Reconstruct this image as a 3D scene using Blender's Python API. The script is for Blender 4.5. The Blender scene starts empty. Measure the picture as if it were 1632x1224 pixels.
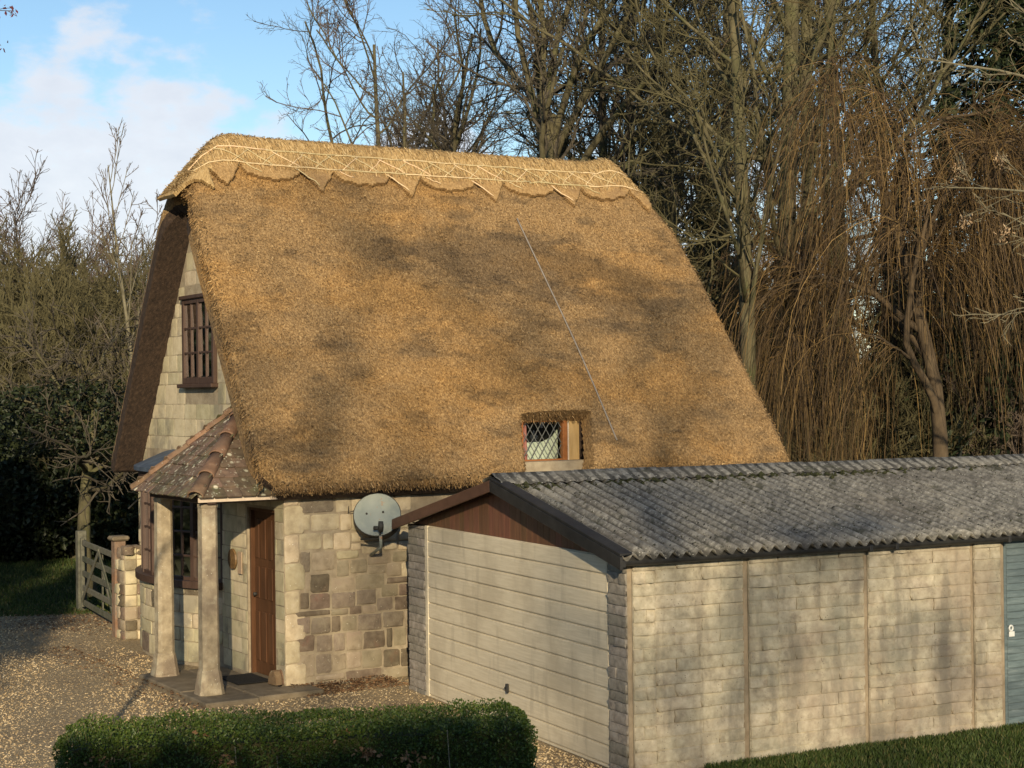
import bpy, bmesh, math, random
import numpy as np
from mathutils import Matrix, Vector
S = bpy.context.scene
COL = S.collection
PI = math.pi
# ------------------------------------------------------------------ camera
CAMZ = 3.53
roll, pitch = math.radians(.68), math.radians(.30)
fw = Vector((0, math.cos(pitch), math.sin(pitch)))
r0 = Vector((1, 0, 0)); u0 = r0.cross(fw)
rt = r0*math.cos(roll) - u0*math.sin(roll); up = rt.cross(fw)
cd = bpy.data.cameras.new('camera'); cam = bpy.data.objects.new('camera', cd); COL.objects.link(cam)
cam.matrix_world = Matrix(((rt.x, up.x, -fw.x, 0), (rt.y, up.y, -fw.y, 0), (rt.z, up.z, -fw.z, CAMZ), (0, 0, 0, 1)))
cd.sensor_width = 36; cd.lens = 2650/1632*36; cd.clip_start = .05; cd.clip_end = 5000
S.camera = cam
# ------------------------------------------------------------------ sun, sky, exposure
ELEV = math.radians(17.4); SAZ = math.radians(-5.1)          # light travels 5.1 deg left of +Y, downwards
ldir = Vector((math.sin(SAZ)*math.cos(ELEV), math.cos(SAZ)*math.cos(ELEV), -math.sin(ELEV)))
sd = bpy.data.lights.new('sun', 'SUN'); sun = bpy.data.objects.new('sun', sd); COL.objects.link(sun)
sd.energy = 4.6; sd.angle = math.radians(.53); sd.color = (1, .83, .57)
sun.rotation_euler = ldir.to_track_quat('-Z', 'Y').to_euler(); sun.location = (0, -30, 40)
W = bpy.data.worlds.new('World'); S.world = W; W.use_nodes = True
def build_world():
    nt = W.node_tree; N = nt.nodes; L = nt.links; N.clear()
    out = N.new('ShaderNodeOutputWorld'); bg = N.new('ShaderNodeBackground'); bg.inputs[1].default_value = .12
    sky = N.new('ShaderNodeTexSky'); sky.sky_type = 'NISHITA'; sky.sun_disc = False
    sky.sun_elevation = ELEV; sky.sun_rotation = math.pi + SAZ; sky.altitude = 50; sky.air_density = 1.0; sky.dust_density = .25; sky.ozone_density = 1.6
    tc = N.new('ShaderNodeTexCoord')
    def math_(op, a, b=None, clamp=False):
        m = N.new('ShaderNodeMath'); m.operation = op; m.use_clamp = clamp
        for i, x in enumerate((a, b)):
            if x is None: continue
            if isinstance(x, (int, float)): m.inputs[i].default_value = x
            else: L.new(x, m.inputs[i])
        return m.outputs[0]
    def noise(scale, det, rough=.55, zs=2.2, off=0.):
        mp = N.new('ShaderNodeMapping'); mp.inputs['Scale'].default_value = (1, 1, zs); mp.inputs['Location'].default_value = (off, 0, 0)
        L.new(tc.outputs['Generated'], mp.inputs[0])
        n = N.new('ShaderNodeTexNoise'); n.inputs['Scale'].default_value = scale; n.inputs['Detail'].default_value = det; n.inputs['Roughness'].default_value = rough
        L.new(mp.outputs[0], n.inputs[0]); return n.outputs[0]
    n1 = noise(5.2, 7, .52, 2.4, 3.1); n2 = noise(38, 6, .55, 1.8, 1.3)
    nn = math_('ADD', math_('MULTIPLY', n1, .55), math_('MULTIPLY', n2, .45))
    sx = N.new('ShaderNodeSeparateXYZ'); L.new(tc.outputs['Generated'], sx.inputs[0])
    # more cloud low down, as banks near the horizon
    low = N.new('ShaderNodeMapRange'); low.interpolation_type = 'SMOOTHSTEP'
    low.inputs[1].default_value = .20; low.inputs[2].default_value = .08; low.inputs[3].default_value = 0; low.inputs[4].default_value = .24
    L.new(sx.outputs[2], low.inputs[0])
    blob = None
    for px, py, rad in ((120, 72, .018), (165, 78, .018), (55, 122, .013), (110, 130, .014), (235, 150, .022), (290, 160, .028), (340, 150, .020), (300, 230, .022), (240, 215, .018), (30, 285, .04), (150, 300, .04), (690, 232, .02), (420, 235, .018)):
        d = (fw + rt*((px-816)/2650) - up*((py-612)/2650)).normalized()
        dt = N.new('ShaderNodeVectorMath'); dt.operation = 'DISTANCE'; dt.inputs[1].default_value = d
        nv = N.new('ShaderNodeVectorMath'); nv.operation = 'NORMALIZE'; L.new(tc.outputs['Generated'], nv.inputs[0]); L.new(nv.outputs[0], dt.inputs[0])
        b = N.new('ShaderNodeMapRange'); b.interpolation_type = 'SMOOTHSTEP'; b.inputs[1].default_value = rad*2.6; b.inputs[2].default_value = 0; b.inputs[3].default_value = 0; b.inputs[4].default_value = .25
        L.new(dt.outputs['Value'], b.inputs[0])
        blob = b.outputs[0] if blob is None else math_('MAXIMUM', blob, b.outputs[0])
    dens = math_('ADD', math_('ADD', nn, low.outputs[0]), blob)
    cm = N.new('ShaderNodeMapRange'); cm.interpolation_type = 'SMOOTHSTEP'; cm.inputs[1].default_value = .62; cm.inputs[2].default_value = .80; cm.inputs[3].default_value = 0; cm.inputs[4].default_value = .86
    L.new(dens, cm.inputs[0])
    cc = N.new('ShaderNodeMix'); cc.data_type = 'RGBA'; cc.inputs[6].default_value = (6.6, 6.7, 7.0, 1); cc.inputs[7].default_value = (4.9, 5.1, 5.7, 1)
    L.new(n2, cc.inputs[0])
    mx = N.new('ShaderNodeMix'); mx.data_type = 'RGBA'
    hs = N.new('ShaderNodeHueSaturation'); hs.inputs['Saturation'].default_value = 1.12; hs.inputs['Value'].default_value = 1.0
    L.new(sky.outputs[0], hs.inputs['Color'])
    L.new(cm.outputs[0], mx.inputs[0]); L.new(hs.outputs[0], mx.inputs[6]); L.new(cc.outputs[2], mx.inputs[7])
    L.new(mx.outputs[2], bg.inputs[0]); L.new(bg.outputs[0], out.inputs[0])
build_world()
vs = S.view_settings; vs.view_transform = 'Standard'; vs.look = 'None'; vs.gamma = 1; vs.exposure = 0.27; vs.use_curve_mapping = False
try:
    S.cycles.max_bounces = 6; S.cycles.transparent_max_bounces = 8
except Exception: pass

# ------------------------------------------------------------------ helpers
def rng(s): return np.random.default_rng(s)
def mesh(name, V, FS, mats, smooth=False, mi=None, rnd=None):
    V = np.asarray(V, np.float32); FS = [np.asarray(f, np.int32) for f in (FS if isinstance(FS, list) else [FS]) if len(f)]
    me = bpy.data.meshes.new(name); me.vertices.add(len(V)); me.vertices.foreach_set('co', V.ravel())
    lv = np.concatenate([f.ravel() for f in FS]); cnt = np.concatenate([np.full(len(f), f.shape[1], np.int32) for f in FS])
    st = np.concatenate(([0], np.cumsum(cnt)[:-1])).astype(np.int32)
    me.loops.add(len(lv)); me.loops.foreach_set('vertex_index', lv)
    me.polygons.add(len(cnt)); me.polygons.foreach_set('loop_start', st)
    try: me.polygons.foreach_set('loop_total', cnt)
    except Exception: pass
    if mi is not None: me.polygons.foreach_set('material_index', np.asarray(mi, np.int32))
    me.polygons.foreach_set('use_smooth', np.full(len(cnt), bool(smooth)))
    me.update(calc_edges=True)
    for m in (mats if isinstance(mats, (list, tuple)) else [mats]): me.materials.append(m)
    if rnd is not None:
        a = me.attributes.new('rnd', 'FLOAT', 'FACE'); a.data.foreach_set('value', np.asarray(rnd, np.float32))
    return me
def ob(name, me, parent=None, loc=None, rz=None, scale=None, kind=None):
    o = bpy.data.objects.new(name, me); COL.objects.link(o)
    if parent is not None: o.parent = parent
    if loc is not None: o.location = loc
    if rz is not None: o.rotation_euler = (0, 0, rz)
    if scale is not None: o.scale = scale
    if kind: o['kind'] = kind
    return o
def tag(o, label, cat, group=None):
    o['label'] = label; o['category'] = cat
    if group: o['group'] = group
    return o
def empty(name, loc, rz=0): 
    o = ob(name, None, None, loc, rz); o.empty_display_size = .2; return o
def part(name, V, F, m, parent, **k):
    kw = {a: k.pop(a) for a in ('loc', 'rz', 'scale', 'kind') if a in k}
    return ob(name, mesh(name, V, F, m, **k), parent, **kw)
BOXF = np.array([[0,1,3,2],[4,6,7,5],[0,4,5,1],[2,3,7,6],[0,2,6,4],[1,5,7,3]])
def boxv(x0,x1,y0,y1,z0,z1):
    return np.array([[x,y,z] for x in (x0,x1) for y in (y0,y1) for z in (z0,z1)], float)
def boxes(bl):
    V=[];F=[]
    for i,b in enumerate(bl): V.append(boxv(*b)); F.append(BOXF+8*i)
    return np.concatenate(V), np.concatenate(F)
def bevel_mesh(name, V, F, m, off=.008, seg=1):
    bm = bmesh.new(); vs_ = [bm.verts.new(v) for v in V]
    for f in F: bm.faces.new([vs_[i] for i in f])
    bmesh.ops.recalc_face_normals(bm, faces=bm.faces[:])
    bmesh.ops.bevel(bm, geom=bm.edges[:], offset=off, segments=seg, affect='EDGES', clamp_overlap=True)
    me = bpy.data.meshes.new(name); bm.to_mesh(me); bm.free(); me.materials.append(m); return me
def bbox(name, b, m, parent, off=.008, **k):
    return ob(name, bevel_mesh(name, boxv(*b), BOXF, m, off), parent, **k)
def beam(name, p, q, w, d, m, parent, off=.006, upv=(0,0,1), **k):
    """a bar from p to q, w wide (sideways) and d deep (along upv)"""
    p=Vector(p); q=Vector(q); t=(q-p); L_=t.length; t.normalize(); s=t.cross(Vector(upv)).normalized(); n=s.cross(t)
    V=[p+t*(a*L_)+s*(b*w/2)+n*(c*d/2) for a in (0,1) for b in (-1,1) for c in (-1,1)]
    return ob(name, bevel_mesh(name, [tuple(v) for v in V], BOXF, m, off), parent, **k)
def tubes(P, R, sides=3, cap=False):
    P=np.asarray(P,float); R=np.asarray(R,float); N,n,_=P.shape
    T=np.gradient(P,axis=1); T/=np.linalg.norm(T,axis=2,keepdims=True)+1e-9
    ref=np.where(np.abs(T[:,:1,2:3])>.8, np.array([1.,0,0]), np.array([0,0,1.]))
    A=np.cross(T,np.broadcast_to(ref,T.shape)); A/=np.linalg.norm(A,axis=2,keepdims=True)+1e-9
    B=np.cross(T,A); th=np.arange(sides)*2*PI/sides
    V=P[:,:,None,:]+R[:,:,None,None]*(np.cos(th)[None,None,:,None]*A[:,:,None,:]+np.sin(th)[None,None,:,None]*B[:,:,None,:])
    i=np.arange(N)[:,None,None]*n*sides; j=np.arange(n-1)[None,:,None]*sides; k=np.arange(sides)[None,None,:]; k2=(k+1)%sides
    F=np.stack([i+j+k,i+j+k2,i+j+sides+k2,i+j+sides+k],-1).reshape(-1,4)
    if cap and N==1:
        return V.reshape(-1,3), [F, np.array([list(range(sides))[::-1]]), np.array([[ (n-1)*sides+q for q in range(sides)]])]
    return V.reshape(-1,3),F
def tube(name, pts, r, m, parent, sides=8, **k):
    pts=np.array(pts,float)[None]; rr=np.full(pts.shape[:2],r) if np.isscalar(r) else np.array(r)[None]
    V,F=tubes(pts,rr,sides,True); return part(name,V,F,m,parent,smooth=True,**k)
def joinvf(L):
    V=[];F=[];n=0
    for v,f in L: V.append(np.asarray(v)); F.append(np.asarray(f)+n); n+=len(v)
    return np.concatenate(V),np.concatenate(F)
def quads(C, A, B):
    """N quads centred at C with half-axes A,B"""
    V=np.stack([C-A-B,C+A-B,C+A+B,C-A+B],1).reshape(-1,3); F=np.arange(len(V)).reshape(-1,4); return V,F
def leafq(C, A, B, fold=.25):
    """N diamond leaves (two triangles folded along A)"""
    nrm=np.cross(A,B); nrm/=np.linalg.norm(nrm,axis=1,keepdims=True)+1e-9
    lift=nrm*np.linalg.norm(B,axis=1,keepdims=True)*fold
    V=np.stack([C-A,C+B+lift,C+A,C-B+lift],1).reshape(-1,3); n=len(C); b=np.arange(n)[:,None]*4
    return V, np.concatenate([b+np.array([0,1,2]),b+np.array([0,2,3])],1).reshape(-1,3)
def rdir(r,n):
    d=r.normal(size=(n,3)); return d/np.linalg.norm(d,axis=1,keepdims=True)
def vnoise(x, y, s=0, z=None):
    """cheap smooth pseudo noise from sines"""
    r=np.random.default_rng(1000+s); o=np.zeros_like(x)
    for k in range(6):
        a,b,c=r.uniform(-1.6,1.6,2).tolist()+[r.uniform(0,6.28)]
        o=o+np.sin(a*x+b*y+c+1.3*np.sin(.7*b*x-.9*a*y+c*2))
    return o/6

# ------------------------------------------------------------------ materials
def mat(name, ramp, scale=4., det=6., rough=.85, bump=.3, bscale=None, bdist=.01, stretch=(1,1,1), tint=0., spots=None, rndramp=None, spec=.3, rougha=.6, big=None, coords='pos', trans=0., valley=None, mul=None):
    """noise-ramped surface.  ramp: colours over the noise; tint: per-object value spread; big: (colour, scale, lo, hi, amount) large stains;
       spots: (colour, scale, threshold); rndramp: colours over the per-face 'rnd' attribute"""
    m=bpy.data.materials.new(name); m.use_nodes=True; nt=m.node_tree; N=nt.nodes; L=nt.links; N.clear()
    out=N.new('ShaderNodeOutputMaterial'); bs=N.new('ShaderNodeBsdfPrincipled'); L.new(bs.outputs[0],out.inputs[0])
    bs.inputs['Roughness'].default_value=rough; bs.inputs['Specular IOR Level'].default_value=spec
    if coords=='pos': src=N.new('ShaderNodeNewGeometry').outputs['Position']
    else: src=N.new('ShaderNodeTexCoord').outputs['Object']
    mp=N.new('ShaderNodeMapping'); mp.inputs['Scale'].default_value=stretch; L.new(src,mp.inputs[0]); vec=mp.outputs[0]
    def noise(sc,d=5.,ro=.6,v=None):
        n=N.new('ShaderNodeTexNoise'); n.inputs['Scale'].default_value=sc; n.inputs['Detail'].default_value=d; n.inputs['Roughness'].default_value=ro; L.new(v or vec,n.inputs[0]); return n.outputs[0]
    def rmp(fac,cols):
        r=N.new('ShaderNodeValToRGB'); e=r.color_ramp.elements
        while len(e)<len(cols): e.new(.5)
        for i,(p,c) in enumerate(cols): e[i].position=p; e[i].color=(*c,1)
        L.new(fac,r.inputs[0]); return r.outputs[0]
    def mixc(f,a,b,mode='MIX'):
        x=N.new('ShaderNodeMix'); x.data_type='RGBA'; x.blend_type=mode
        for i,v in ((0,f),(6,a),(7,b)):
            if isinstance(v,(int,float)): x.inputs[i].default_value=v
            elif isinstance(v,tuple): x.inputs[i].default_value=(*v,1)
            else: L.new(v,x.inputs[i])
        return x.outputs[2]
    def maprange(f,lo,hi,a=0.,b=1.):
        x=N.new('ShaderNodeMapRange'); x.interpolation_type='SMOOTHSTEP'
        for i,v in zip((1,2,3,4),(lo,hi,a,b)): x.inputs[i].default_value=v
        L.new(f,x.inputs[0]); return x.outputs[0]
    nf=noise(scale,det,rougha)
    if rndramp:
        at=N.new('ShaderNodeAttribute'); at.attribute_name='rnd'; col=rmp(at.outputs['Fac'],rndramp)
        if ramp: col=mixc(1.,col,rmp(nf,ramp),'MULTIPLY')
    else: col=rmp(nf,ramp)
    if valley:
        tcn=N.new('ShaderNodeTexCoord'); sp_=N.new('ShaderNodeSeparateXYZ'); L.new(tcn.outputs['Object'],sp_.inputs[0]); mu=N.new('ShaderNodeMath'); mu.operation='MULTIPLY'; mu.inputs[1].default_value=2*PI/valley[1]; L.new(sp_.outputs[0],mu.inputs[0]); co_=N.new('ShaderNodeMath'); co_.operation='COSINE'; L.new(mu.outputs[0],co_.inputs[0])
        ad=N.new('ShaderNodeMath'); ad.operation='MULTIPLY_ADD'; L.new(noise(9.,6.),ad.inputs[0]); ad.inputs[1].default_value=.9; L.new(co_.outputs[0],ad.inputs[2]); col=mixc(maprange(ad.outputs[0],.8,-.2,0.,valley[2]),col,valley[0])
    for bg in (big or []):
        bv=src
        if len(bg)>5: mb=N.new('ShaderNodeMapping'); mb.inputs['Scale'].default_value=bg[5]; L.new(src,mb.inputs[0]); bv=mb.outputs[0]
        col=mixc(maprange(noise(bg[1],5.,.6,bv),bg[2],bg[3],0.,bg[4]),col,bg[0])
    for bg in (mul or []):
        mb=N.new('ShaderNodeMapping'); mb.inputs['Scale'].default_value=bg[5]; L.new(src,mb.inputs[0])
        col=mixc(maprange(noise(bg[1],6.,.62,mb.outputs[0]),bg[2],bg[3],0.,bg[4]),col,bg[0],'MULTIPLY')
    for sp in (spots or []):
        v=N.new('ShaderNodeTexVoronoi'); v.inputs['Scale'].default_value=sp[1]; L.new(src,v.inputs[0])
        sel=maprange(noise(sp[1]*.35,3.),.45,.6)
        f=maprange(v.outputs[0],sp[2],sp[2]*.6)
        mm=N.new('ShaderNodeMath'); mm.operation='MULTIPLY'; L.new(f,mm.inputs[0]); L.new(sel,mm.inputs[1])
        col=mixc(mm.outputs[0],col,sp[0])
    if tint:
        oi=N.new('ShaderNodeObjectInfo'); hs=N.new('ShaderNodeHueSaturation'); hs.inputs['Saturation'].default_value=1
        L.new(maprange(oi.outputs['Random'],0,1,1-tint,1+tint),hs.inputs['Value']); L.new(col,hs.inputs['Color'])
        w=N.new('ShaderNodeMath'); w.operation='MULTIPLY_ADD'; L.new(oi.outputs['Random'],w.inputs[0]); w.inputs[1].default_value=-.04*min(1,tint*4); w.inputs[2].default_value=.5+.02*min(1,tint*4); L.new(w.outputs[0],hs.inputs['Hue'])
        col=hs.outputs[0]
    L.new(col,bs.inputs['Base Color'])
    if bump:
        b=N.new('ShaderNodeBump'); b.inputs['Strength'].default_value=bump; b.inputs['Distance'].default_value=bdist
        L.new(noise(bscale or scale*3,6.,.65),b.inputs['Height']); L.new(b.outputs[0],bs.inputs['Normal'])
    if trans:
        tr=N.new('ShaderNodeBsdfTranslucent'); L.new(col,tr.inputs[0]); ms=N.new('ShaderNodeMixShader'); ms.inputs[0].default_value=trans
        L.new(bs.outputs[0],ms.inputs[1]); L.new(tr.outputs[0],ms.inputs[2]); L.new(ms.outputs[0],out.inputs[0])
    return m
def glassmat(name, tint=(.85,.9,.88)):
    m=bpy.data.materials.new(name); m.use_nodes=True; nt=m.node_tree; N=nt.nodes; L=nt.links; N.clear()
    out=N.new('ShaderNodeOutputMaterial'); g=N.new('ShaderNodeBsdfGlossy'); g.inputs['Roughness'].default_value=.04
    t=N.new('ShaderNodeBsdfTransparent'); t.inputs[0].default_value=(*tint,1); fr=N.new('ShaderNodeFresnel'); fr.inputs[0].default_value=1.5
    ms=N.new('ShaderNodeMixShader'); L.new(fr.outputs[0],ms.inputs[0]); L.new(t.outputs[0],ms.inputs[1]); L.new(g.outputs[0],ms.inputs[2]); L.new(ms.outputs[0],out.inputs[0]); return m
M={}
M['thatch']=mat('thatch',[(.28,(.10,.062,.03)),(.45,(.245,.152,.067)),(.58,(.345,.222,.10)),(.74,(.54,.375,.19))],scale=46,det=5,rough=.9,bump=.9,bscale=52,bdist=.025,stretch=(1,.75,.65),coords='obj',mul=[((1.12,1.03,.85),.5,.46,.62,1.,(.7,1.4,1.4)),((.50,.53,.62),.8,.50,.62,.85,(.5,1.5,1.5)),((.52,.54,.6),2.1,.53,.66,.75,(.65,1.3,1.3)),((1.15,1.12,1.05),3.,.55,.68,.8,(.7,1.2,1.2)),((.72,.72,.74),9.,.52,.66,.6,(.8,1.1,1.1))])  # mul layers colour in banded stains together with soft shade patches
M['straw']=mat('straw',None,bump=0,rough=.8,coords='obj',rndramp=[(0,(.085,.052,.024)),(.35,(.22,.137,.06)),(.75,(.37,.24,.108)),(1,(.62,.45,.235))],mul=[((1.12,1.03,.85),.5,.46,.62,1.,(.7,1.4,1.4)),((.50,.53,.62),.8,.50,.62,.85,(.5,1.5,1.5)),((.52,.54,.6),2.1,.53,.66,.75,(.65,1.3,1.3)),((1.15,1.12,1.05),3.,.55,.68,.8,(.7,1.2,1.2)),((.72,.72,.74),9.,.52,.66,.6,(.8,1.1,1.1))])  # same stains and painted shade patches as the thatch below
M['ridge_thatch']=mat('ridge_thatch',[(.25,(.23,.145,.06)),(.5,(.42,.285,.125)),(.75,(.55,.4,.2))],scale=30,det=5,rough=.85,bump=.8,bscale=40,bdist=.02,stretch=(1.6,.35,.35),big=[((.3,.18,.08),2.4,.55,.7,.4)])
M['cap_skirt']=mat('cap_skirt',[(.25,(.2,.12,.05)),(.5,(.36,.225,.095)),(.75,(.52,.35,.165))],scale=34,det=5,rough=.9,bump=.9,bscale=45,bdist=.02,big=[((.2,.125,.065),2.4,.5,.66,.5)])
M['ridge_straw']=mat('ridge_straw',None,bump=0,rough=.8,rndramp=[(0,(.22,.14,.06)),(.5,(.43,.295,.13)),(1,(.62,.46,.24))])
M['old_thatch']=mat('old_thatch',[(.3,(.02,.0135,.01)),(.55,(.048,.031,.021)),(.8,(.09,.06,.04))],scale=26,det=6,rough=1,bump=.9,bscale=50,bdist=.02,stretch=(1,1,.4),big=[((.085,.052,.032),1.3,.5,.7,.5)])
M['hazel']=mat('hazel',[(.3,(.52,.38,.2)),(.7,(.72,.57,.34))],scale=25,rough=.6,bump=.2,tint=.2)
M['mortar']=mat('mortar',[(.3,(.25,.2,.135)),(.6,(.35,.29,.2)),(.8,(.42,.355,.25))],scale=9,det=8,bump=.5,bscale=50,bdist=.01,big=[((.13,.105,.075),1.4,.5,.68,.6)])
M['stone_cream']=mat('stone_cream',[(.25,(0.317,0.255,0.163)),(.5,(0.458,0.383,0.251)),(.75,(0.546,0.475,0.334))],scale=7,det=8,bump=.6,bscale=30,bdist=.012,tint=.14,big=[((.26,.21,.15),3.,.52,.7,.55)],spots=[((.66,.62,.5),24,.16)])
M['stone_brown']=mat('stone_brown',[(.25,(0.088,0.064,0.043)),(.5,(0.158,0.121,0.084)),(.78,(0.242,0.195,0.134))],scale=9,det=9,bump=.7,bscale=32,bdist=.014,tint=.2,spots=[((.5,.44,.33),20,.15)],big=[((.2,.11,.075),5.,.55,.7,.5)])
M['stone_pink']=mat('stone_pink',[(.25,(.15,.115,.085)),(.5,(.245,.192,.142)),(.78,(.33,.27,.195))],scale=9,det=10,bump=.9,bscale=30,bdist=.016,tint=.15,spots=[((.5,.45,.35),20,.16)],big=[((.32,.27,.19),4.,.5,.7,.5)])
M['stone_drab']=mat('stone_drab',[(.25,(0.194,0.154,0.101)),(.5,(0.299,0.246,0.167)),(.78,(0.396,0.334,0.238))],scale=8,det=9,bump=.6,bscale=32,bdist=.012,tint=.16,spots=[((.55,.5,.4),22,.14)],big=[((.2,.14,.1),4.,.52,.7,.5)])
M['ashlar']=mat('ashlar',[(.25,(.35,.295,.185)),(.5,(.5,.43,.275)),(.75,(.6,.525,.355))],scale=5,det=9,bump=.45,bscale=34,bdist=.01,tint=.13,big=[((.16,.145,.12),1.7,.5,.66,.6)],spots=[((.55,.53,.45),18,.15)])
M['column']=mat('column',[(.25,(.2,.16,.105)),(.5,(.33,.27,.18)),(.75,(.46,.385,.265))],scale=9,det=9,bump=.7,bscale=40,bdist=.012,big=[((.19,.145,.105),2.0,.46,.62,.7),((.42,.38,.27),3.1,.54,.66,.6)],spots=[((.62,.58,.46),26,.15)])  # mottling mixes stains with tree dapple put into the colour
M['slab']=mat('slab',[(.3,(.12,.094,.06)),(.7,(.22,.178,.12))],scale=6,det=8,bump=.4,bdist=.006,big=[((.1,.085,.06),2.,.5,.7,.6)])
M['tile']=mat('tile',[(.25,(.07,.05,.035)),(.5,(.13,.09,.06)),(.8,(.2,.14,.09))],scale=12,det=7,bump=.5,bdist=.006,tint=.3,spots=[((.5,.47,.35),9,.33),((.46,.45,.34),24,.3)],big=[((.13,.13,.06),4.,.52,.66,.6)])
M['terracotta']=mat('terracotta',[(.3,(.12,.075,.045)),(.55,(.205,.125,.072)),(.8,(.29,.2,.12))],scale=8,det=7,bump=.3,bdist=.004,tint=.15,spots=[((.5,.47,.38),22,.16)],big=[((.16,.115,.075),3.,.5,.65,.6)])
M['lead']=mat('lead',[(.3,(.045,.06,.085)),(.7,(.10,.125,.16))],scale=6,rough=.6,bump=.2)
M['lead_came']=mat('lead_came',[(.3,(.09,.095,.09)),(.7,(.16,.165,.155))],scale=20,rough=.6,bump=0)
M['brown_paint']=mat('brown_paint',[(.3,(.055,.033,.024)),(.7,(.085,.052,.038))],scale=18,rough=.5,bump=.2,bscale=60,bdist=.002,stretch=(1,1,.2))
M['door_paint']=mat('door_paint',[(.3,(.07,.032,.015)),(.7,(.12,.054,.024))],scale=14,rough=.45,bump=.25,bscale=50,bdist=.003,stretch=(1,1,.15))
M['stained_oak']=mat('stained_oak',[(.3,(.23,.085,.026)),(.7,(.33,.13,.042))],scale=20,rough=.45,bump=.2,stretch=(.3,1,1))
M['raw_timber']=mat('raw_timber',[(.3,(.36,.235,.095)),(.7,(.5,.345,.16))],scale=14,rough=.8,bump=.2,stretch=(1,1,.15))
M['fascia']=mat('fascia',[(.3,(.085,.042,.026)),(.7,(.13,.065,.04))],scale=12,rough=.5,bump=.15,stretch=(1,.3,1))
M['cladding']=mat('cladding',[(.3,(.10,.047,.027)),(.7,(.18,.085,.047))],scale=16,rough=.5,bump=.25,stretch=(1,1,.12),tint=.18)
M['black_trim']=mat('black_trim',[(.3,(.014,.014,.014)),(.7,(.034,.033,.031))],scale=9,rough=.5,bump=.2)
M['gdoor']=mat('gdoor',[(.3,(.56,.485,.345)),(.7,(.69,.61,.455))],scale=26,rough=.5,bump=.2,bscale=90,bdist=.003,stretch=(.25,.12,2.),coords='obj',big=[((.40,.34,.24),1.1,.48,.68,.5),((.38,.33,.24),3.,.52,.7,.45,(2.,2.,.4))])
M['concrete']=mat('concrete',[(.2,(.19,.165,.12)),(.45,(.37,.325,.235)),(.75,(.52,.465,.35))],scale=11,det=9,bump=.7,bscale=34,bdist=.014,tint=.06,big=[((.22,.215,.165),1.2,.48,.66,.6),((.24,.18,.13),.75,.5,.66,.5),((.17,.15,.115),2.,.5,.66,.62,(2.2,2.2,.4)),((.19,.15,.11),7.,.55,.7,.45)],spots=[((.12,.10,.075),28,.16)])
M['panel_edge']=mat('panel_edge',[(.3,(.2,.155,.10)),(.7,(.33,.265,.18))],scale=8,bump=.3,bdist=.004,big=[((.2,.15,.1),1.2,.5,.66,.4)])
M['post_block']=mat('post_block',[(.25,(.16,.14,.115)),(.5,(.27,.24,.195)),(.8,(.38,.34,.28))],scale=14,det=8,bump=.8,bscale=40,bdist=.014,tint=.16,big=[((.33,.31,.28),3.,.55,.7,.5)])
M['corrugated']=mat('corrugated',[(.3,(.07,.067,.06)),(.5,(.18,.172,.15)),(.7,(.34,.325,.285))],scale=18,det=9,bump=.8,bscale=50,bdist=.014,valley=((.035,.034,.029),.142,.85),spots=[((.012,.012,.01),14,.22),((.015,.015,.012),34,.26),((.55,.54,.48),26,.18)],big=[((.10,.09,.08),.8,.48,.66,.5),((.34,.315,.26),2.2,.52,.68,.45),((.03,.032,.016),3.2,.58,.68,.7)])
M['moss']=mat('moss',[(.3,(.018,.022,.008)),(.7,(.05,.052,.018))],scale=30,rough=1,bump=1.,bdist=.02)
M['blue_door']=mat('blue_door',[(.3,(.09,.12,.125)),(.6,(.14,.18,.185)),(.8,(.25,.29,.28))],scale=20,rough=.5,bump=.3,bscale=50,stretch=(.25,.25,1.8),tint=.08)
M['plate']=mat('plate',[(.3,(.6,.6,.56)),(.7,(.75,.75,.7))],scale=10,rough=.4,bump=0)
M['dish']=mat('dish',[(.3,(.22,.25,.225)),(.7,(.29,.315,.28))],scale=4,rough=.55,bump=.1,big=[((.33,.17,.08),9.,.64,.72,.8),((.42,.43,.33),3.,.5,.7,.4)])
M['dark_metal']=mat('dark_metal',[(.3,(.02,.02,.018)),(.7,(.05,.048,.042))],scale=14,rough=.6,bump=.15)
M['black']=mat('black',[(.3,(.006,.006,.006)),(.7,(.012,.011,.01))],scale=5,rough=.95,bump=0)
M['mat']=mat('door_mat',[(.3,(.008,.008,.008)),(.7,(.02,.019,.018))],scale=50,rough=1,bump=.6)
M['brass']=mat('brass',[(.3,(.10,.055,.022)),(.7,(.2,.12,.05))],scale=20,rough=.5,bump=.3)
M['paper']=mat('paper',[(.3,(.33,.23,.15)),(.7,(.42,.31,.21))],scale=30,rough=.8,bump=0)
M['curtain']=mat('curtain',[(.3,(.32,.10,.09)),(.7,(.5,.22,.19))],scale=20,rough=.9,bump=.2)
M['blind']=mat('blind',[(.3,(.55,.58,.47)),(.7,(.68,.7,.58))],scale=8,rough=.9,bump=.1)
M['whitewash']=mat('whitewash',[(.3,(.5,.44,.36)),(.7,(.66,.6,.5))],scale=12,bump=.3)
M['fascia_cream']=mat('fascia_cream',[(.3,(.5,.40,.30)),(.7,(.64,.53,.41))],scale=12,rough=.6,bump=.15)
M['gate_wood']=mat('gate_wood',[(.25,(.075,.073,.055)),(.5,(.125,.12,.088)),(.8,(.19,.18,.135))],scale=16,bump=.4,bdist=.004,tint=.15,big=[((.07,.085,.045),3.,.5,.66,.6)])
M['rust_post']=mat('rust_post',[(.3,(.14,.085,.055)),(.7,(.26,.19,.135))],scale=10,bump=.4,bdist=.005,big=[((.24,.12,.06),4.,.5,.66,.6)])
M['cable']=mat('cable',[(.3,(.2,.175,.15)),(.7,(.27,.24,.21))],scale=10,bump=0)
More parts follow.
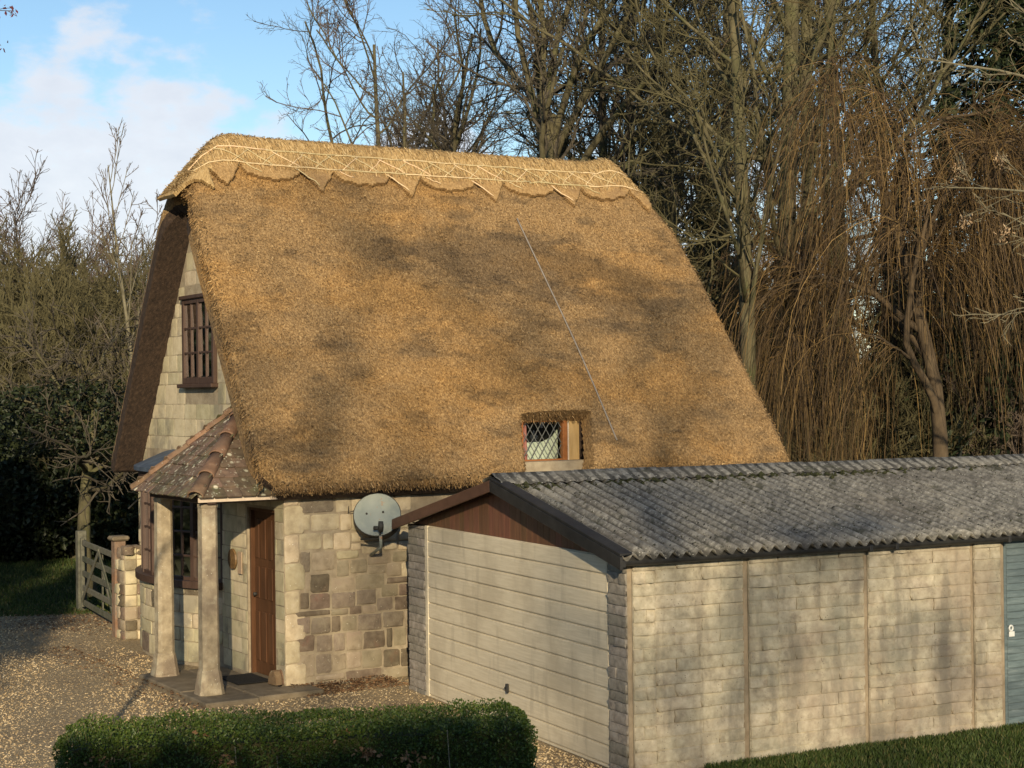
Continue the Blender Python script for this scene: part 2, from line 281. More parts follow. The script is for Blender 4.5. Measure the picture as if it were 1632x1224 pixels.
M['gravel']=mat('gravel',[(.25,(.13,.095,.052)),(.5,(.31,.235,.135)),(.75,(.46,.365,.225))],scale=26,det=6,rough=.95,bump=.9,bscale=30,bdist=.03,big=[((.15,.105,.07),.5,.5,.68,.5)])
M['pebble']=mat('pebble',None,rough=.8,bump=.2,bscale=60,rndramp=[(0,(.19,.13,.07)),(.3,(.42,.30,.155)),(.65,(.58,.44,.25)),(.9,(.64,.51,.32)),(1,(.72,.64,.48))],big=[((.22,.16,.09),.55,.5,.64,.55),((.2,.15,.09),2.2,.54,.68,.45)])
M['earth']=mat('earth',[(.3,(.035,.04,.016)),(.7,(.07,.075,.03))],scale=3,det=8,rough=1,bump=.5,bdist=.03,big=[((.08,.06,.035),.6,.5,.7,.5)])
M['grass']=mat('grass',None,rough=.6,bump=0,rndramp=[(0,(.03,.048,.010)),(.5,(.05,.082,.017)),(.85,(.085,.115,.028)),(1,(.18,.15,.06))],trans=.25)
M['leaf_litter']=mat('leaf_litter',None,rough=.9,bump=0,rndramp=[(0,(.06,.032,.016)),(.5,(.14,.075,.035)),(1,(.27,.16,.08))])
M['hedge_leaf']=mat('hedge_leaf',None,rough=.42,bump=0,spec=.4,rndramp=[(0,(.03,.05,.008)),(.5,(.065,.105,.016)),(.85,(.12,.165,.03)),(1,(.2,.2,.06))],trans=.25)
M['dark_leaf']=mat('dark_leaf',None,rough=.55,bump=0,spec=.35,rndramp=[(0,(.008,.013,.005)),(.6,(.020,.03,.010)),(1,(.045,.055,.022))],trans=.12)
M['olive_leaf']=mat('olive_leaf',None,rough=.6,bump=0,rndramp=[(0,(.03,.03,.012)),(.6,(.06,.055,.022)),(1,(.10,.085,.035))],trans=.15)
M['rusty_leaf']=mat('rusty_leaf',None,rough=.6,bump=0,rndramp=[(0,(.10,.015,.02)),(1,(.22,.05,.06))],trans=.2)
M['seed']=mat('seed',None,rough=.8,bump=0,rndramp=[(0,(.35,.22,.12)),(1,(.62,.46,.28))],trans=.3)
M['bark_green']=mat('bark_green',[(.3,(.06,.052,.03)),(.55,(.115,.10,.055)),(.8,(.18,.16,.09))],scale=7,det=8,bump=.8,bscale=18,bdist=.02,stretch=(1,1,.4),rough=.95,big=[((.075,.085,.03),1.6,.5,.66,.55)])
M['twig_grey']=mat('twig_grey',[(.3,(.05,.042,.032)),(.7,(.10,.085,.06))],scale=5,bump=0,rough=.9)
M['twig_purple']=mat('twig_purple',[(.3,(.075,.056,.045)),(.7,(.14,.108,.082))],scale=5,bump=0,rough=.9)
M['twig_olive']=mat('twig_olive',[(.3,(.06,.053,.025)),(.7,(.12,.105,.05))],scale=3,bump=0,rough=.9)
M['bark_pale']=mat('bark_pale',[(.3,(.12,.105,.065)),(.7,(.22,.195,.125))],scale=10,bump=.4,bdist=.01,rough=.9)
M['willow_strand']=mat('willow_strand',None,rough=.7,bump=0,rndramp=[(0,(.03,.02,.013)),(.45,(.08,.05,.022)),(.8,(.16,.10,.034)),(1,(.28,.18,.065))])
M['willow_bark']=mat('willow_bark',[(.3,(.05,.036,.022)),(.6,(.095,.068,.04)),(.8,(.14,.105,.06))],scale=7,det=8,bump=.7,bscale=20,bdist=.02,stretch=(1,1,.35),rough=.95)
M['glass']=glassmat('glass')

# ------------------------------------------------------------------ the ground
YAWH, YAWG = math.radians(31.5), math.radians(26.3)
HC = np.array([-2.756, 19.93, 0.]); GC = np.array([1.034, 15.272, 0.])
HU, HV = np.array([math.cos(YAWH), math.sin(YAWH), 0]), np.array([-math.sin(YAWH), math.cos(YAWH), 0])
GU, GV = np.array([math.cos(YAWG), math.sin(YAWG), 0]), np.array([-math.sin(YAWG), math.cos(YAWG), 0])
def toH(p): d=p-HC; return d@HU, d@HV
def toG(p): d=p-GC; return d@GU, d@GV
def sheet(name, x0,x1,y0,y1,z,m,n=1,amp=0):
    gx=np.linspace(x0,x1,n+1); gy=np.linspace(y0,y1,n+1); X,Y=np.meshgrid(gx,gy,indexing='ij')
    Z=np.full_like(X,z)+amp*vnoise(X,Y,7); V=np.stack([X,Y,Z],-1).reshape(-1,3)
    i=np.arange(n)[:,None]*(n+1); j=np.arange(n)[None]; q=(i+j); F=np.stack([q,q+n+1,q+n+2,q+1],-1).reshape(-1,4)
    return ob(name,mesh(name,V,F,m,smooth=True))
o=sheet('ground',-1500,1500,-400,3000,-.03,M['earth']); o['kind']='structure'
# gravel drive: a sheet with an irregular far edge against the lawn
def drive():
    xs=np.linspace(-14,1.8,60); r=rng(3)
    far=27.3+.45*vnoise(xs*1.3,xs*0,5)+.04*(xs+6); far=np.minimum(far,27.6)
    V=[];F=[]
    for i,x in enumerate(xs):
        for k in range(14): V.append((x,-12+(far[i]+12)*k/13,0.0+.012*math.sin(x*1.7+k)))
    for i in range(len(xs)-1):
        for k in range(13): a=i*14+k; F.append((a,a+14,a+15,a+1))
    o=part('gravel_drive',V,np.array(F),M['gravel'],None,smooth=True); o['kind']='structure'
    # loose stones
    n=78000; y=15.2+(27.2-15.2)*rng(4).random(n)**1.35; x=rng(5).uniform(-1,1,n); x=-3.4+x*(1.9+y*.19); P=np.stack([x,y,np.full(n,.006)],1)
    u,v=toH(P); keep=~((u>-.25)&(v>-.05)&(v<5.4))&~((u>-1.3)&(u<.4)&(v>-.6)&(v<1.85))&~(((u>-.5)&(v>1.9)&(v<5)))&(P[:,0]<1.2)
    gu,gv=toG(P); keep&=~((gu>-.05)&(gv<5.3)&(gv>-1)); P=P[keep]; n=len(P)
    # thinner, leafier near the lawn
    keep=rng(6).random(n)<np.clip((28.2-P[:,1])/3.,.1,1); P=P[keep]; n=len(P)
    q=rng(8); base=np.array([[1,0,0],[0,1,0],[-1,0,0],[0,-1,0],[0,0,.7],[0,0,-.5]],float); f=np.array([[0,1,4],[1,2,4],[2,3,4],[3,0,4]])
    s=q.uniform(.006,.016,(n,1,1))*q.uniform(.6,1.4,(n,1,3)); a=q.uniform(0,6.28,n); c,sn=np.cos(a),np.sin(a)
    Rm=np.zeros((n,3,3)); Rm[:,0,0]=c;Rm[:,0,1]=-sn;Rm[:,1,0]=sn;Rm[:,1,1]=c;Rm[:,2,2]=1; tl=q.normal(0,.35,(n,2)); Rm[:,2,0]=tl[:,0]; Rm[:,2,1]=tl[:,1]
    V=np.einsum('nij,nkj->nki',Rm,base[None]*s)+P[:,None]; F=(f[None]+6*np.arange(n)[:,None,None]).reshape(-1,3)
    o=part('loose_gravel',V.reshape(-1,3),F,M['pebble'],None,rnd=np.repeat(q.beta(2,2.2,n),4)); o['kind']='stuff'; o['label']='loose golden brown gravel stones on the drive'; o['category']='gravel'
drive()
def blades(name, P, h, w, m, seed, label, cat):
    q=rng(seed); n=len(P); d=q.normal(0,.38,(n,2)); hh=q.uniform(.5,1.25,n)*h; a=q.uniform(0,6.28,n)
    s=np.stack([np.cos(a),np.sin(a),0*a],1)*(w*q.uniform(.6,1.3,(n,1))); tip=P+np.stack([d[:,0]*hh,d[:,1]*hh,hh],1); mid=(P+tip)/2+np.array([0,0,.12])*hh[:,None]
    V=np.stack([P-s,P+s,mid+s*.8,mid-s*.8,tip],1).reshape(-1,3); b=np.arange(n)[:,None]*5
    o=part(name,V,[b+np.array([0,1,2,3]),b+np.array([3,2,4])],m,None,rnd=np.tile(q.random(n),2)); o['kind']='stuff'; o['label']=label; o['category']=cat; return o
def lawns():
    q=rng(11)
    # left lawn beyond the drive
    n=52000; y=27.0+9.5*q.random(n)**1.2; x=q.uniform(-14,-5.2,n); P=np.stack([x,y,np.full(n,-.02)],1); e=27.3+.4*vnoise(x*1.3,x*0,5); P=P[(y>e-.35)]
    blades('lawn',P,.07,.007,M['grass'],12,'shaded green lawn beyond the gravel drive','grass')
    # strip in front of the garage side
    n=60000; u=q.uniform(.0,7,n); v=-.02-3.6*q.random(n)**1.6; P=GC+u[:,None]*GU+v[:,None]*GV; P[:,2]=-.03
    keep=(v<-.0)&(u>.9+.25*vnoise(u*3,v*3,3)); P=P[keep]
    blades('grass_strip',P,.07,.006,M['grass'],13,'short mown grass along the foot of the garage side wall','grass')
    # litter by the gate and wall foot
    n=2600; P=[]
    a=q.normal(0,1,(1500,2)); P.append(np.stack([-7.0+a[:,0]*1.3,26.3+a[:,1]*.8,0*a[:,0]+.02],1))
    b=q.random((1300,2)); Q=HC+(b[:,:1]*1.35+.02)*HU+(-.06-.55*b[:,1:]**1.5)*HV; Q[:,2]=.012+.07*(1-b[:,1])*q.random(1300); P.append(Q)
    g=q.random((500,2)); Q=HC+(-1.15-.5*g[:,:1]**2)*HU+(-.6+g[:,1:]*5.6)*HV; Q[:,2]=.02; P.append(Q)
    P=np.concatenate(P); n=len(P); A=rdir(q,n); A[:,2]*=.3; B=np.cross(A,rdir(q,n)); B/=np.linalg.norm(B,axis=1,keepdims=True)+1e-9; B[:,2]*=.4
    s=q.uniform(.012,.032,(n,1)); V,F=leafq(P,A*s,B*s*.7,.4)
    o=part('leaf_litter',V,F,M['leaf_litter'],None,rnd=np.repeat(q.random(n),2)); o['kind']='stuff'; o['label']='dead brown leaves lying along the wall foot and by the gate'; o['category']='leaves'
lawns()

# ------------------------------------------------------------------ stones
def stone_mesh(name, m, seed, rough=.16, rr=.12, vj=1.):
    q=rng(seed); g=np.array([-.5,-.5+rr,0,.5-rr,.5]); n=5; V=[]
    for i,x in enumerate(g):
        for j,z in enumerate(g):
            e=(i in (0,4))+(j in (0,4)); y=-1+(.55*(vj if j not in (0,4) else 1.))*(e==1)+(.8 if vj==1. else .6)*(e==2)+rough*q.normal()*(e==0)
            jx,jz=q.normal(0,.022,2) if e else (0,0)
            if e==2: x_,z_=x*.95,z*.95
            else: x_,z_=x,z
            V.append((np.clip(x_+jx,-.5,.5),y,np.clip(z_+jz,-.5,.5)))
    F=[(i*n+j,(i+1)*n+j,(i+1)*n+j+1,i*n+j+1) for i in range(4) for j in range(4)]
    ring=[(i,0) for i in range(5)]+[(4,j) for j in range(1,5)]+[(i,4) for i in (3,2,1,0)]+[(0,j) for j in (3,2,1)]
    b=len(V)
    for i,j in ring: v=V[i*n+j]; V.append((v[0],0,v[2]))
    k=len(ring)
    for a in range(k):
        i,j=ring[a]; i2,j2=ring[(a+1)%k]; F.append((i2*n+j2,i*n+j,b+a,b+(a+1)%k))
    return mesh(name,V,np.array(F),m,smooth=True)
STONES={k:[stone_mesh('stone',M[k],s*7+i,ro,.05 if k=='ashlar' else .12) for i in range(5)] for s,(k,ro) in enumerate((('stone_cream',.2),('stone_brown',.3),('stone_pink',.25),('ashlar',.1),('stone_drab',.25)))}
def put_stone(parent, kind, q, c, nrm, w, h, dep):
    th=math.atan2(nrm[0],-nrm[1])
    return ob('stone',STONES[kind][q.integers(5)],parent,tuple(c),th,(w,dep,h))

# ------------------------------------------------------------------ cottage
cot=empty('thatched_cottage',tuple(HC),YAWH); tag(cot,'old stone cottage with steep golden thatched roof and tiled porch','cottage')
WH=5.25; VR=2.55; WT=2.55; UE=7.35
def kslope(): return (7.04-2.47)/(VR+.42)
KS=kslope()
def roofz(u,v):
    zf=2.47+KS*(v+.42); zb=2.47+KS*(5.52-v); hl=6.16+1.22*(u+.44); hr=7.06-1.30*(u-6.60)
    k=9.; z=-np.log(np.exp(-k*(zf-5))+np.exp(-k*(zb-5))+np.exp(-k*(hl-5))+np.exp(-k*(hr-5)))/k+5
    return z+.05*np.exp(-((u-.25)/.35)**2)*np.exp(-((v-VR)/.4)**2)+.085*np.exp(-((u-6.5)/.22)**2)*np.exp(-((v-VR)/.4)**2)
def roofn(u,v,e=.02):
    zu=(roofz(u+e,v)-roofz(u-e,v))/(2*e); zv=(roofz(u,v+e)-roofz(u,v-e))/(2*e); n=np.stack([-zu,-zv,np.ones_like(zu)],-1); return n/np.linalg.norm(n,axis=-1,keepdims=True)
def roofp(u,v,off=0.): return np.stack([u,v,roofz(u,v)],-1)+roofn(u,v)*off
def shell(name, us, vs_, mask, top, inner, mats, parent):
    """outer and inner grids joined along every open border"""
    nu,nv=len(us),len(vs_); idx=np.arange(nu*nv).reshape(nu,nv); off=nu*nv
    c=mask; a,b,d,e=idx[:-1,:-1],idx[1:,:-1],idx[1:,1:],idx[:-1,1:]
    out=np.stack([a,b,d,e],-1)[c]; inn=np.stack([a,e,d,b],-1)[c]+off
    pad=np.zeros((nu+1,nv+1),bool); pad[1:-1,1:-1]=c; sides=[]
    for di,dj,p,q in ((-1,0,0,3),(1,0,2,1),(0,-1,1,0),(0,1,3,2)):
        nb=pad[1+di:nu+di,1+dj:nv+dj]; ed=c&~nb; qd=np.stack([a,b,d,e],-1)[ed]
        if len(qd): sides.append(np.stack([qd[:,p],qd[:,q],qd[:,q]+off,qd[:,p]+off],-1))
    sides=np.concatenate(sides); F=np.concatenate([out,inn,sides])
    mi=np.concatenate([np.zeros(len(out)),np.ones(len(inn)),np.full(len(sides),len(mats)-1)])
    V=np.concatenate([top.reshape(-1,3),inner.reshape(-1,3)])
    o=part(name,V,F,mats,parent,smooth=True,mi=mi); sm=np.ones(len(F),bool); sm[len(out)+len(inn):]=False; o.data.polygons.foreach_set('use_smooth',sm); return o
NOTCH=(3.40,4.46,.075)       # dormer opening: u range at its top, and top v
def inotch(u,v,e=0.):
    t=(v+.42)/.52; return (u>3.17+.24*t-e)&(u<4.19+.30*np.clip(t,0,9)**.7+e)
def build_roof():
    nu,nv=270,210; a=np.linspace(0,1,nu); v=np.linspace(-.42,5.42,nv); A,Vv=np.meshgrid(a,v,indexing='ij')
    uL=-.41+.30*np.clip((-.12-Vv)/.30,0,1)**2.2; hh=np.clip((roofz(np.full_like(Vv,3.),Vv)-2.5)/3.7,0,1); uR=7.70-.36*hh**1.6
    Uu=uL+A*(uR-uL)
    # swell over the dormer
    sw=.10*np.exp(-((Uu-3.98)/.62)**4)*np.exp(-((Vv-.18)/.32)**2)
    P=roofp(Uu,Vv); nrm=roofn(Uu,Vv)
    d=np.minimum.reduce([(Uu-uL),(uR-Uu),(Vv+.42)*1.8,(5.42-Vv)*1.8]); r=.19; dd=np.clip(1-d/r,0,1); drop=r*(1-np.sqrt(np.clip(1-dd**2,0,1)))
    und=.022*vnoise(Uu*2.2,Vv*3,1)+.010*vnoise(Uu*9,Vv*11,2)+.005*rng(21).normal(size=Uu.shape)
    # shallow step where the courses meet left of the dormer
    top=P+nrm*(und-drop+sw)[...,None]
    inner=P-nrm*(.34-.14*np.exp(-((Uu-3.98)/.75)**4)*np.exp(-((Vv-.1)/.35)**4))[...,None]; inner[...,2]=np.maximum(inner[...,2],np.where(Vv>2.5,2.44,2.27))
    cu=(Uu[:-1,:-1]+Uu[1:,1:])/2; cv=(Vv[:-1,:-1]+Vv[1:,1:])/2
    mask=~(inotch(cu,cv)&(cv<NOTCH[2]))
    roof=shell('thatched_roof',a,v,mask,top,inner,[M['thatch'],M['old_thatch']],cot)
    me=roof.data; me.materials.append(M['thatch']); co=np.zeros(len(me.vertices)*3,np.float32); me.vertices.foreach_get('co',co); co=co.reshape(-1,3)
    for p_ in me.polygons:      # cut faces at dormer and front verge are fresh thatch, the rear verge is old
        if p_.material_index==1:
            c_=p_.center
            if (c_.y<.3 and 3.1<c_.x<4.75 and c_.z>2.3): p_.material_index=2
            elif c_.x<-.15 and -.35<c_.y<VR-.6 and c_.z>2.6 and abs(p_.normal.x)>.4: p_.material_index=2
    # straw ends
    q=rng(22); n=95000; u=q.uniform(-.40,7.66,n); vv=q.uniform(-.41,2.5,n); k=(~(inotch(u,vv)&(vv<NOTCH[2])))&(roofz(u,vv)<6.95)&(u<7.62-.36*np.clip((roofz(0*u+3.,vv)-2.5)/3.7,0,1)**1.6); u,vv=u[k],vv[k]
    nm=roofn(u,vv); C=roofp(u,vv)+nm*(q.uniform(-.008,.014,len(u))+.022*vnoise(u*2.2,vv*3,1)+.10*np.exp(-((u-3.98)/.62)**4)*np.exp(-((vv-.18)/.32)**2))[:,None]
    down=np.cross(np.array([1.,0,0]),nm); down=-down*np.sign(down[:,2:3]); sd_=np.cross(nm,down)
    ax=down*q.normal(.6,.5,(len(u),1))+q.normal(0,.7,(len(u),1))*sd_+nm*q.uniform(.0,.7,(len(u),1)); ax/=np.linalg.norm(ax,axis=1,keepdims=True); bx=np.cross(ax,rdir(q,len(u))); bx/=np.linalg.norm(bx,axis=1,keepdims=True)
    L_=q.uniform(.005,.017,(len(u),1)); V,F=quads(C,ax*L_,bx*q.uniform(.0025,.005,(len(u),1)))
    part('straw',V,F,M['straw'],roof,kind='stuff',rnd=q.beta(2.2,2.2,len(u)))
    # ragged straws at the eaves, verge and over the dormer
    n=5200; e=[]; ii=q.integers(0,4,n); t=q.random(n)
    u=np.where(ii==0,-.3+t*8.,np.where(ii==1,-.3+t*8.,np.where(ii==2,-.41,NOTCH[0]+t*(NOTCH[1]-NOTCH[0])))); vv=np.where(ii==2,-.4+t*2.9,np.where(ii==3,NOTCH[2]+.0,-.415))
    k=~((ii<2)&inotch(u,vv,.04)); k&=~((ii==3)&(q.random(n)>.12)); u,vv,ii=u[k],vv[k],ii[k]; nm=roofn(u,vv); C=roofp(u,vv)-nm*q.uniform(.02,.2,(len(u),1)); C=np.where((ii==3)[:,None],roofp(u,vv)+nm*.05-nm*q.uniform(0,.25,(len(u),1)),C)
    dn=np.stack([0*u,-(1/math.hypot(1,KS))+0*u,-(KS/math.hypot(1,KS))+0*u],1)+.5*rdir(q,len(u)); dn=np.where((ii==2)[:,None],np.array([-.6,-.3,-.6])+.5*rdir(q,len(u)),dn); dn/=np.linalg.norm(dn,axis=1,keepdims=True)
    C=C+np.where((ii<2)[:,None],np.array([0,0.,-.02]),0); bx=np.cross(dn,rdir(q,len(u))); bx/=np.linalg.norm(bx,axis=1,keepdims=True)
    V,F=quads(C,dn*q.uniform(.015,.04,(len(u),1)),bx*.004); part('edge_straw',V,F,M['straw'],roof,kind='stuff',rnd=q.beta(1.5,2.5,len(u)))
    # ridge cap with a cut pattern of points and scallops
    nu,nv=420,150; us=np.linspace(-.47,7.02,nu); vs_=np.linspace(VR-1.02,VR+1.02,nv); Uu,Vv=np.meshgrid(us,vs_,indexing='ij')
    def edge(u):      # distance below the ridge, measured in v, of the cut edge
        ph=((u-.14)/1.36)%1.; c=np.abs(ph-np.round(ph))*1.36   # distance to the nearest point of a V
        vee=.515-.205*np.clip(c/.25,0,1)
        s=(ph-.5)*1.36/.42; sc=.325+.10*np.sqrt(np.clip(1-s**2,0,1)); return np.where(c<.24,np.maximum(vee,.31),sc)+.006*np.sin(u*31)
    nrm=roofn(Uu,Vv); th=.05+.02*vnoise(Uu*3,Vv*6,4)*.4+.004*rng(25).normal(size=Uu.shape)
    P=roofp(Uu,Vv); top=P+nrm*(th+.012)[...,None]; inn=P+nrm*.012
    cu=(Uu[:-1,:-1]+Uu[1:,1:])/2; cv=(Vv[:-1,:-1]+Vv[1:,1:])/2
    de=edge(cu); lo=np.abs(cv-VR)
    mask=(lo<np.where(cu<-.05,.42+.25*np.clip((cu+.47)/.42,0,1)-.12,de))
    mask&=roofz(cu,cv)>6.02
    cap=shell('ridge_cap',us,vs_,mask,top,inn,[M['ridge_thatch'],M['ridge_thatch']],roof)
    me=cap.data; me.materials.append(M['cap_skirt'])
    for p_ in me.polygons:
        if abs(p_.center.y-VR)>.315+.012*math.sin(p_.center.x*23)+.01*math.sin(p_.center.x*61) and p_.center.x>-.02: p_.material_index=2
    n=16000; u=q.uniform(-.44,7.05,n); vv=VR+q.uniform(-.33,.25,n); k=(np.abs(vv-VR)<edge(u)-.01)&(roofz(u,vv)>6.1); u,vv=u[k],vv[k]; nm=roofn(u,vv); C=roofp(u,vv)+nm*q.uniform(.055,.076,(len(u),1))
    down=np.cross(np.array([1.,0,0]),nm); down=-down*np.sign(down[:,2:3]+1e-6); ax=down+nm*q.uniform(-.1,.3,(len(u),1))+.18*rdir(q,len(u)); ax/=np.linalg.norm(ax,axis=1,keepdims=True); bx=np.cross(ax,rdir(q,len(u))); bx/=np.linalg.norm(bx,axis=1,keepdims=True)
    V,F=quads(C,ax*q.uniform(.02,.07,(len(u),1)),bx*q.uniform(.0025,.005,(len(u),1))); part('ridge_straw',V,F,M['ridge_straw'],roof,kind='stuff',rnd=q.random(len(u)))
    # hazel liggers
    def rod(u0_,v0_,u1_,v1_,r=.011,n=7):
        t=np.linspace(0,1,n); u=u0_+(u1_-u0_)*t+.006*q.normal(size=n); v=v0_+(v1_-v0_)*t+.004*q.normal(size=n)
        tube('hazel_rod',roofp(u,v,.074),r,M['hazel'],roof,6)
    vt,vb=VR-.165,VR-.305
    for a_ in np.arange(-.2,6.5,1.02):
        rod(a_,vt,min(a_+1.06,6.75),vt,.0105); rod(a_,vb,min(a_+1.06,6.9),vb,.0105)
    for a_ in np.arange(.1,6.3,.40):
        rod(a_,vt-.005,a_+.36,vb+.005,.0085,5); rod(a_+.2,vb+.005,a_+.47,vt-.005,.0075,5)
    for k in range(5):
        c=.14+1.36*k
        if c>.5: rod(c-.30,vb-.02,c-.02,VR-.47,.009,5)
        rod(c+.32,vb-.015,c+.52,VR-.375,.0075,5); 
    # grey cable lying on the thatch
    t=np.linspace(0,1,24); u=4.50+.24*t+.05*np.sin(t*2.6); v=1.89-2.05*t
    sw=.10*np.exp(-((u-3.98)/.62)**4)*np.exp(-((v-.18)/.32)**2)
    tube('cable',roofp(u,v)+roofn(u,v)*(sw+.012+.022*vnoise(u*2.2,v*3,1))[:,None],.011,M['cable'],roof,6)
    return roof
roof=build_roof()

def build_walls():
    q=rng(31)
    # long side wall facing the camera, its core and its stones
    core=[(.30,UE,.0,.45,-.05,2.62),(0,UE,WH-.45,WH,-.05,2.6),(UE-.45,UE,.45,WH-.45,-.05,2.6)]
    V,F=boxes(core[:1]); fr=part('front_wall',V,F,M['mortar'],cot)
    V,F=boxes(core[1:2]); part('rear_wall',V,F,M['mortar'],cot)
    V,F=boxes(core[2:]); part('end_wall',V,F,M['mortar'],cot)
    # far gable triangle
    V=[(UE-.4,.1,2.6),(UE-.4,WH-.1,2.6),(UE-.4,VR,6.2),(UE,.1,2.6),(UE,WH-.1,2.6),(UE,VR,6.2)]
    part('end_gable',V,[np.array([[0,2,1],[3,4,5]]),np.array([[0,1,4,3],[1,2,5,4],[2,0,3,5]])],M['mortar'],cot)
    # measured stones: u0,u1,z0,z1,kind
    table=[(0.148,0.662,2.039,2.259,'p'), (0.683,0.892,2.034,2.252,'c'), (1.494,1.721,2.010,2.259,'c'), (0.145,0.349,1.809,2.031,'c'), (0.359,0.736,1.797,2.022,'c'),
        (0.748,0.895,1.786,2.009,'c'), (1.490,1.714,1.762,1.970,'c'), (0.117,0.499,1.549,1.780,'c'), (0.507,0.646,1.542,1.765,'c'), (0.654,0.881,1.530,1.761,'c'),
        (0.892,1.219,1.619,1.757,'c'), (1.335,1.525,1.602,1.752,'c'), (1.544,1.712,1.604,1.755,'c'), (0.890,1.030,1.508,1.606,'c'), (1.040,1.322,1.452,1.597,'c'),
        (1.338,1.529,1.484,1.589,'c'), (1.542,1.710,1.472,1.595,'c'), (0.096,0.345,1.253,1.536,'p'), (0.360,0.673,1.264,1.522,'k'), (0.687,0.992,1.400,1.516,'c'),
        (1.111,1.436,1.296,1.451,'k'), (1.452,1.703,1.314,1.460,'k'), (0.692,0.856,1.168,1.390,'k'), (0.872,1.104,1.199,1.385,'k'), (1.114,1.360,1.167,1.289,'k'),
        (1.376,1.572,1.118,1.311,'k'), (1.583,1.706,1.106,1.295,'k'), (0.073,0.334,0.994,1.240,'b'), (0.341,0.598,0.973,1.222,'b'), (0.075,0.319,0.766,0.985,'b'),
        (0.329,0.600,0.749,0.964,'b'), (0.611,0.930,0.964,1.159,'b'), (0.944,1.353,0.968,1.174,'b'), (1.374,1.699,1.019,1.104,'b'), (0.616,0.938,0.741,0.954,'p'),
        (0.954,1.224,0.762,0.963,'p'), (1.294,1.531,0.844,1.018,'k'), (1.547,1.697,0.847,1.003,'b'), (1.233,1.460,0.657,0.840,'p'), (1.476,1.694,0.651,0.835,'b'),
        (0.854,1.019,0.644,0.761,'b'), (1.029,1.222,0.642,0.754,'b'), (0.606,0.843,0.648,0.736,'b'), (0.098,0.593,0.667,0.740,'b'), (0.096,0.330,0.441,0.669,'p'),
        (0.340,0.606,0.417,0.647,'p'), (0.617,0.739,0.426,0.643,'b'), (0.749,0.960,0.424,0.637,'b'), (0.970,1.298,0.408,0.632,'p'), (1.315,1.611,0.421,0.637,'p'),
        (1.622,1.697,0.408,0.630,'b'), (0.113,0.397,0.199,0.423,'b'), (0.412,0.629,0.173,0.403,'p'), (0.639,0.797,0.163,0.408,'p'), (0.808,1.029,0.153,0.413,'b'),
        (1.040,1.343,0.155,0.393,'b'), (1.354,1.443,0.149,0.417,'b'), (1.454,1.635,0.158,0.408,'k'), (1.645,1.694,0.123,0.393,'b'), (0.109,0.383,-0.151,0.168,'b'),
        (0.398,0.615,-0.115,0.151,'p'), (0.626,0.799,-0.095,0.131,'k'), (0.810,1.005,-0.087,0.140,'b'), (1.016,1.297,-0.108,0.144,'b'), (1.308,1.546,-0.122,0.127,'b'),
        (1.557,1.690,-0.133,0.117,'b'), (0.396,0.786,-0.211,-0.133,'b'), (0.797,1.295,-0.237,-0.111,'b'), (1.305,1.687,-0.285,-0.139,'b'),
        (0.90,1.19,1.77,2.02,'c'),(1.20,1.48,1.77,2.02,'c'),(0.90,1.22,2.03,2.26,'c'),(1.23,1.49,2.03,2.26,'c')]
    KD={'c':['stone_cream'],'k':['stone_drab','stone_drab','stone_cream'],'p':['stone_pink'],'b':['stone_brown','stone_brown','stone_drab']}
    for a,b,z0,z1,k in table:
        z0,z1=(z0+.28)*.905,(z1+.28)*.905; a=max(a,.13 if int(z0*9)%2 else .2); g=q.uniform(.004,.014)
        if b-a>.04: put_stone(fr,KD[k][q.integers(len(KD[k]))],q,((a+b)/2+q.normal(0,.003),.004,(z0+z1)/2),(0,-1,0),b-a-g,z1-z0-g*.8,q.uniform(.012,.03))
    # gable wall: pier by the door, wall over the door, the rest, and the triangle
    V,F=boxes([(.0,.30,.0,.27,-.05,2.62),(.0,.30,.27,1.13,2.14,2.62),(.0,.30,1.13,WH,-.05,2.62)]); gb=part('gable_wall',V,F,M['mortar'],cot)
    zt=lambda v: 2.6+ (min(v,2*VR-v)-.0)*KS*.98
    V=[];vv=[.12,VR,2*VR-.12]
    for uu in (0.,.3): V+=[(uu,.02,2.62),(uu,WH-.02,2.62),(uu,VR,6.35)]
    part('gable_peak',V,[np.array([[0,2,1],[3,4,5]]),np.array([[0,1,4,3],[1,2,5,4],[2,0,3,5]])],M['mortar'],cot)
    z=.05; a=0
    while z<6.0:
        hh=q.uniform(.15,.28); v=-.2*q.random(); a+=1
        while v<WH:
            w=q.uniform(.26,.52); v1=min(v+w,WH); v0=max(v,.0); zc=z+hh/2; lim=(6.25-zc)/ (6.25-2.62)*VR+.0
            ok=v1-v0>.08
            if zc>2.55: v0=max(v0,VR-lim); v1=min(v1,VR+lim); ok=v1-v0>.1
            segs=[(v0,v1)]
            if z<2.16 and z+hh>0: # door opening
                segs=[(s0,s1) for s0,s1 in ((v0,min(v1,.26)),(max(v0,1.15),v1)) if s1-s0>.05]
            if z+hh>3.62 and z<4.92:
                segs=[(s0,s1) for s0,s1 in sum([[(x0,min(x1,2.06)),(max(x0,3.26),x1)] for x0,x1 in segs],[]) if s1-s0>.05]
            if z<2.75: # behind the bow
                segs=[(s0,s1) for s0,s1 in sum([[(x0,min(x1,1.98)),(max(x0,4.86),x1)] for x0,x1 in segs],[]) if s1-s0>.05]
            if ok:
                for s0,s1 in segs:
                    put_stone(gb,'ashlar' if q.random()<.9 else 'stone_cream',q,(.004,(s0+s1)/2,zc),(-1,0,0),s1-s0-q.uniform(.002,.012),hh-q.uniform(.002,.012),q.uniform(.006,.014))
            v+=w
        z+=hh
    # dressed quoins at the near corner, facing the camera
    z=.02; a=0
    while z<2.44:
        hh=q.uniform(.24,.36); w=.19 if a%2 else .265; ob('stone',STONES['stone_cream'][q.integers(5)],gb,(w/2+.004,-.004 if 0 else .002,z+hh/2),0,(w-.006,.022,hh-.008)); z+=hh; a+=1
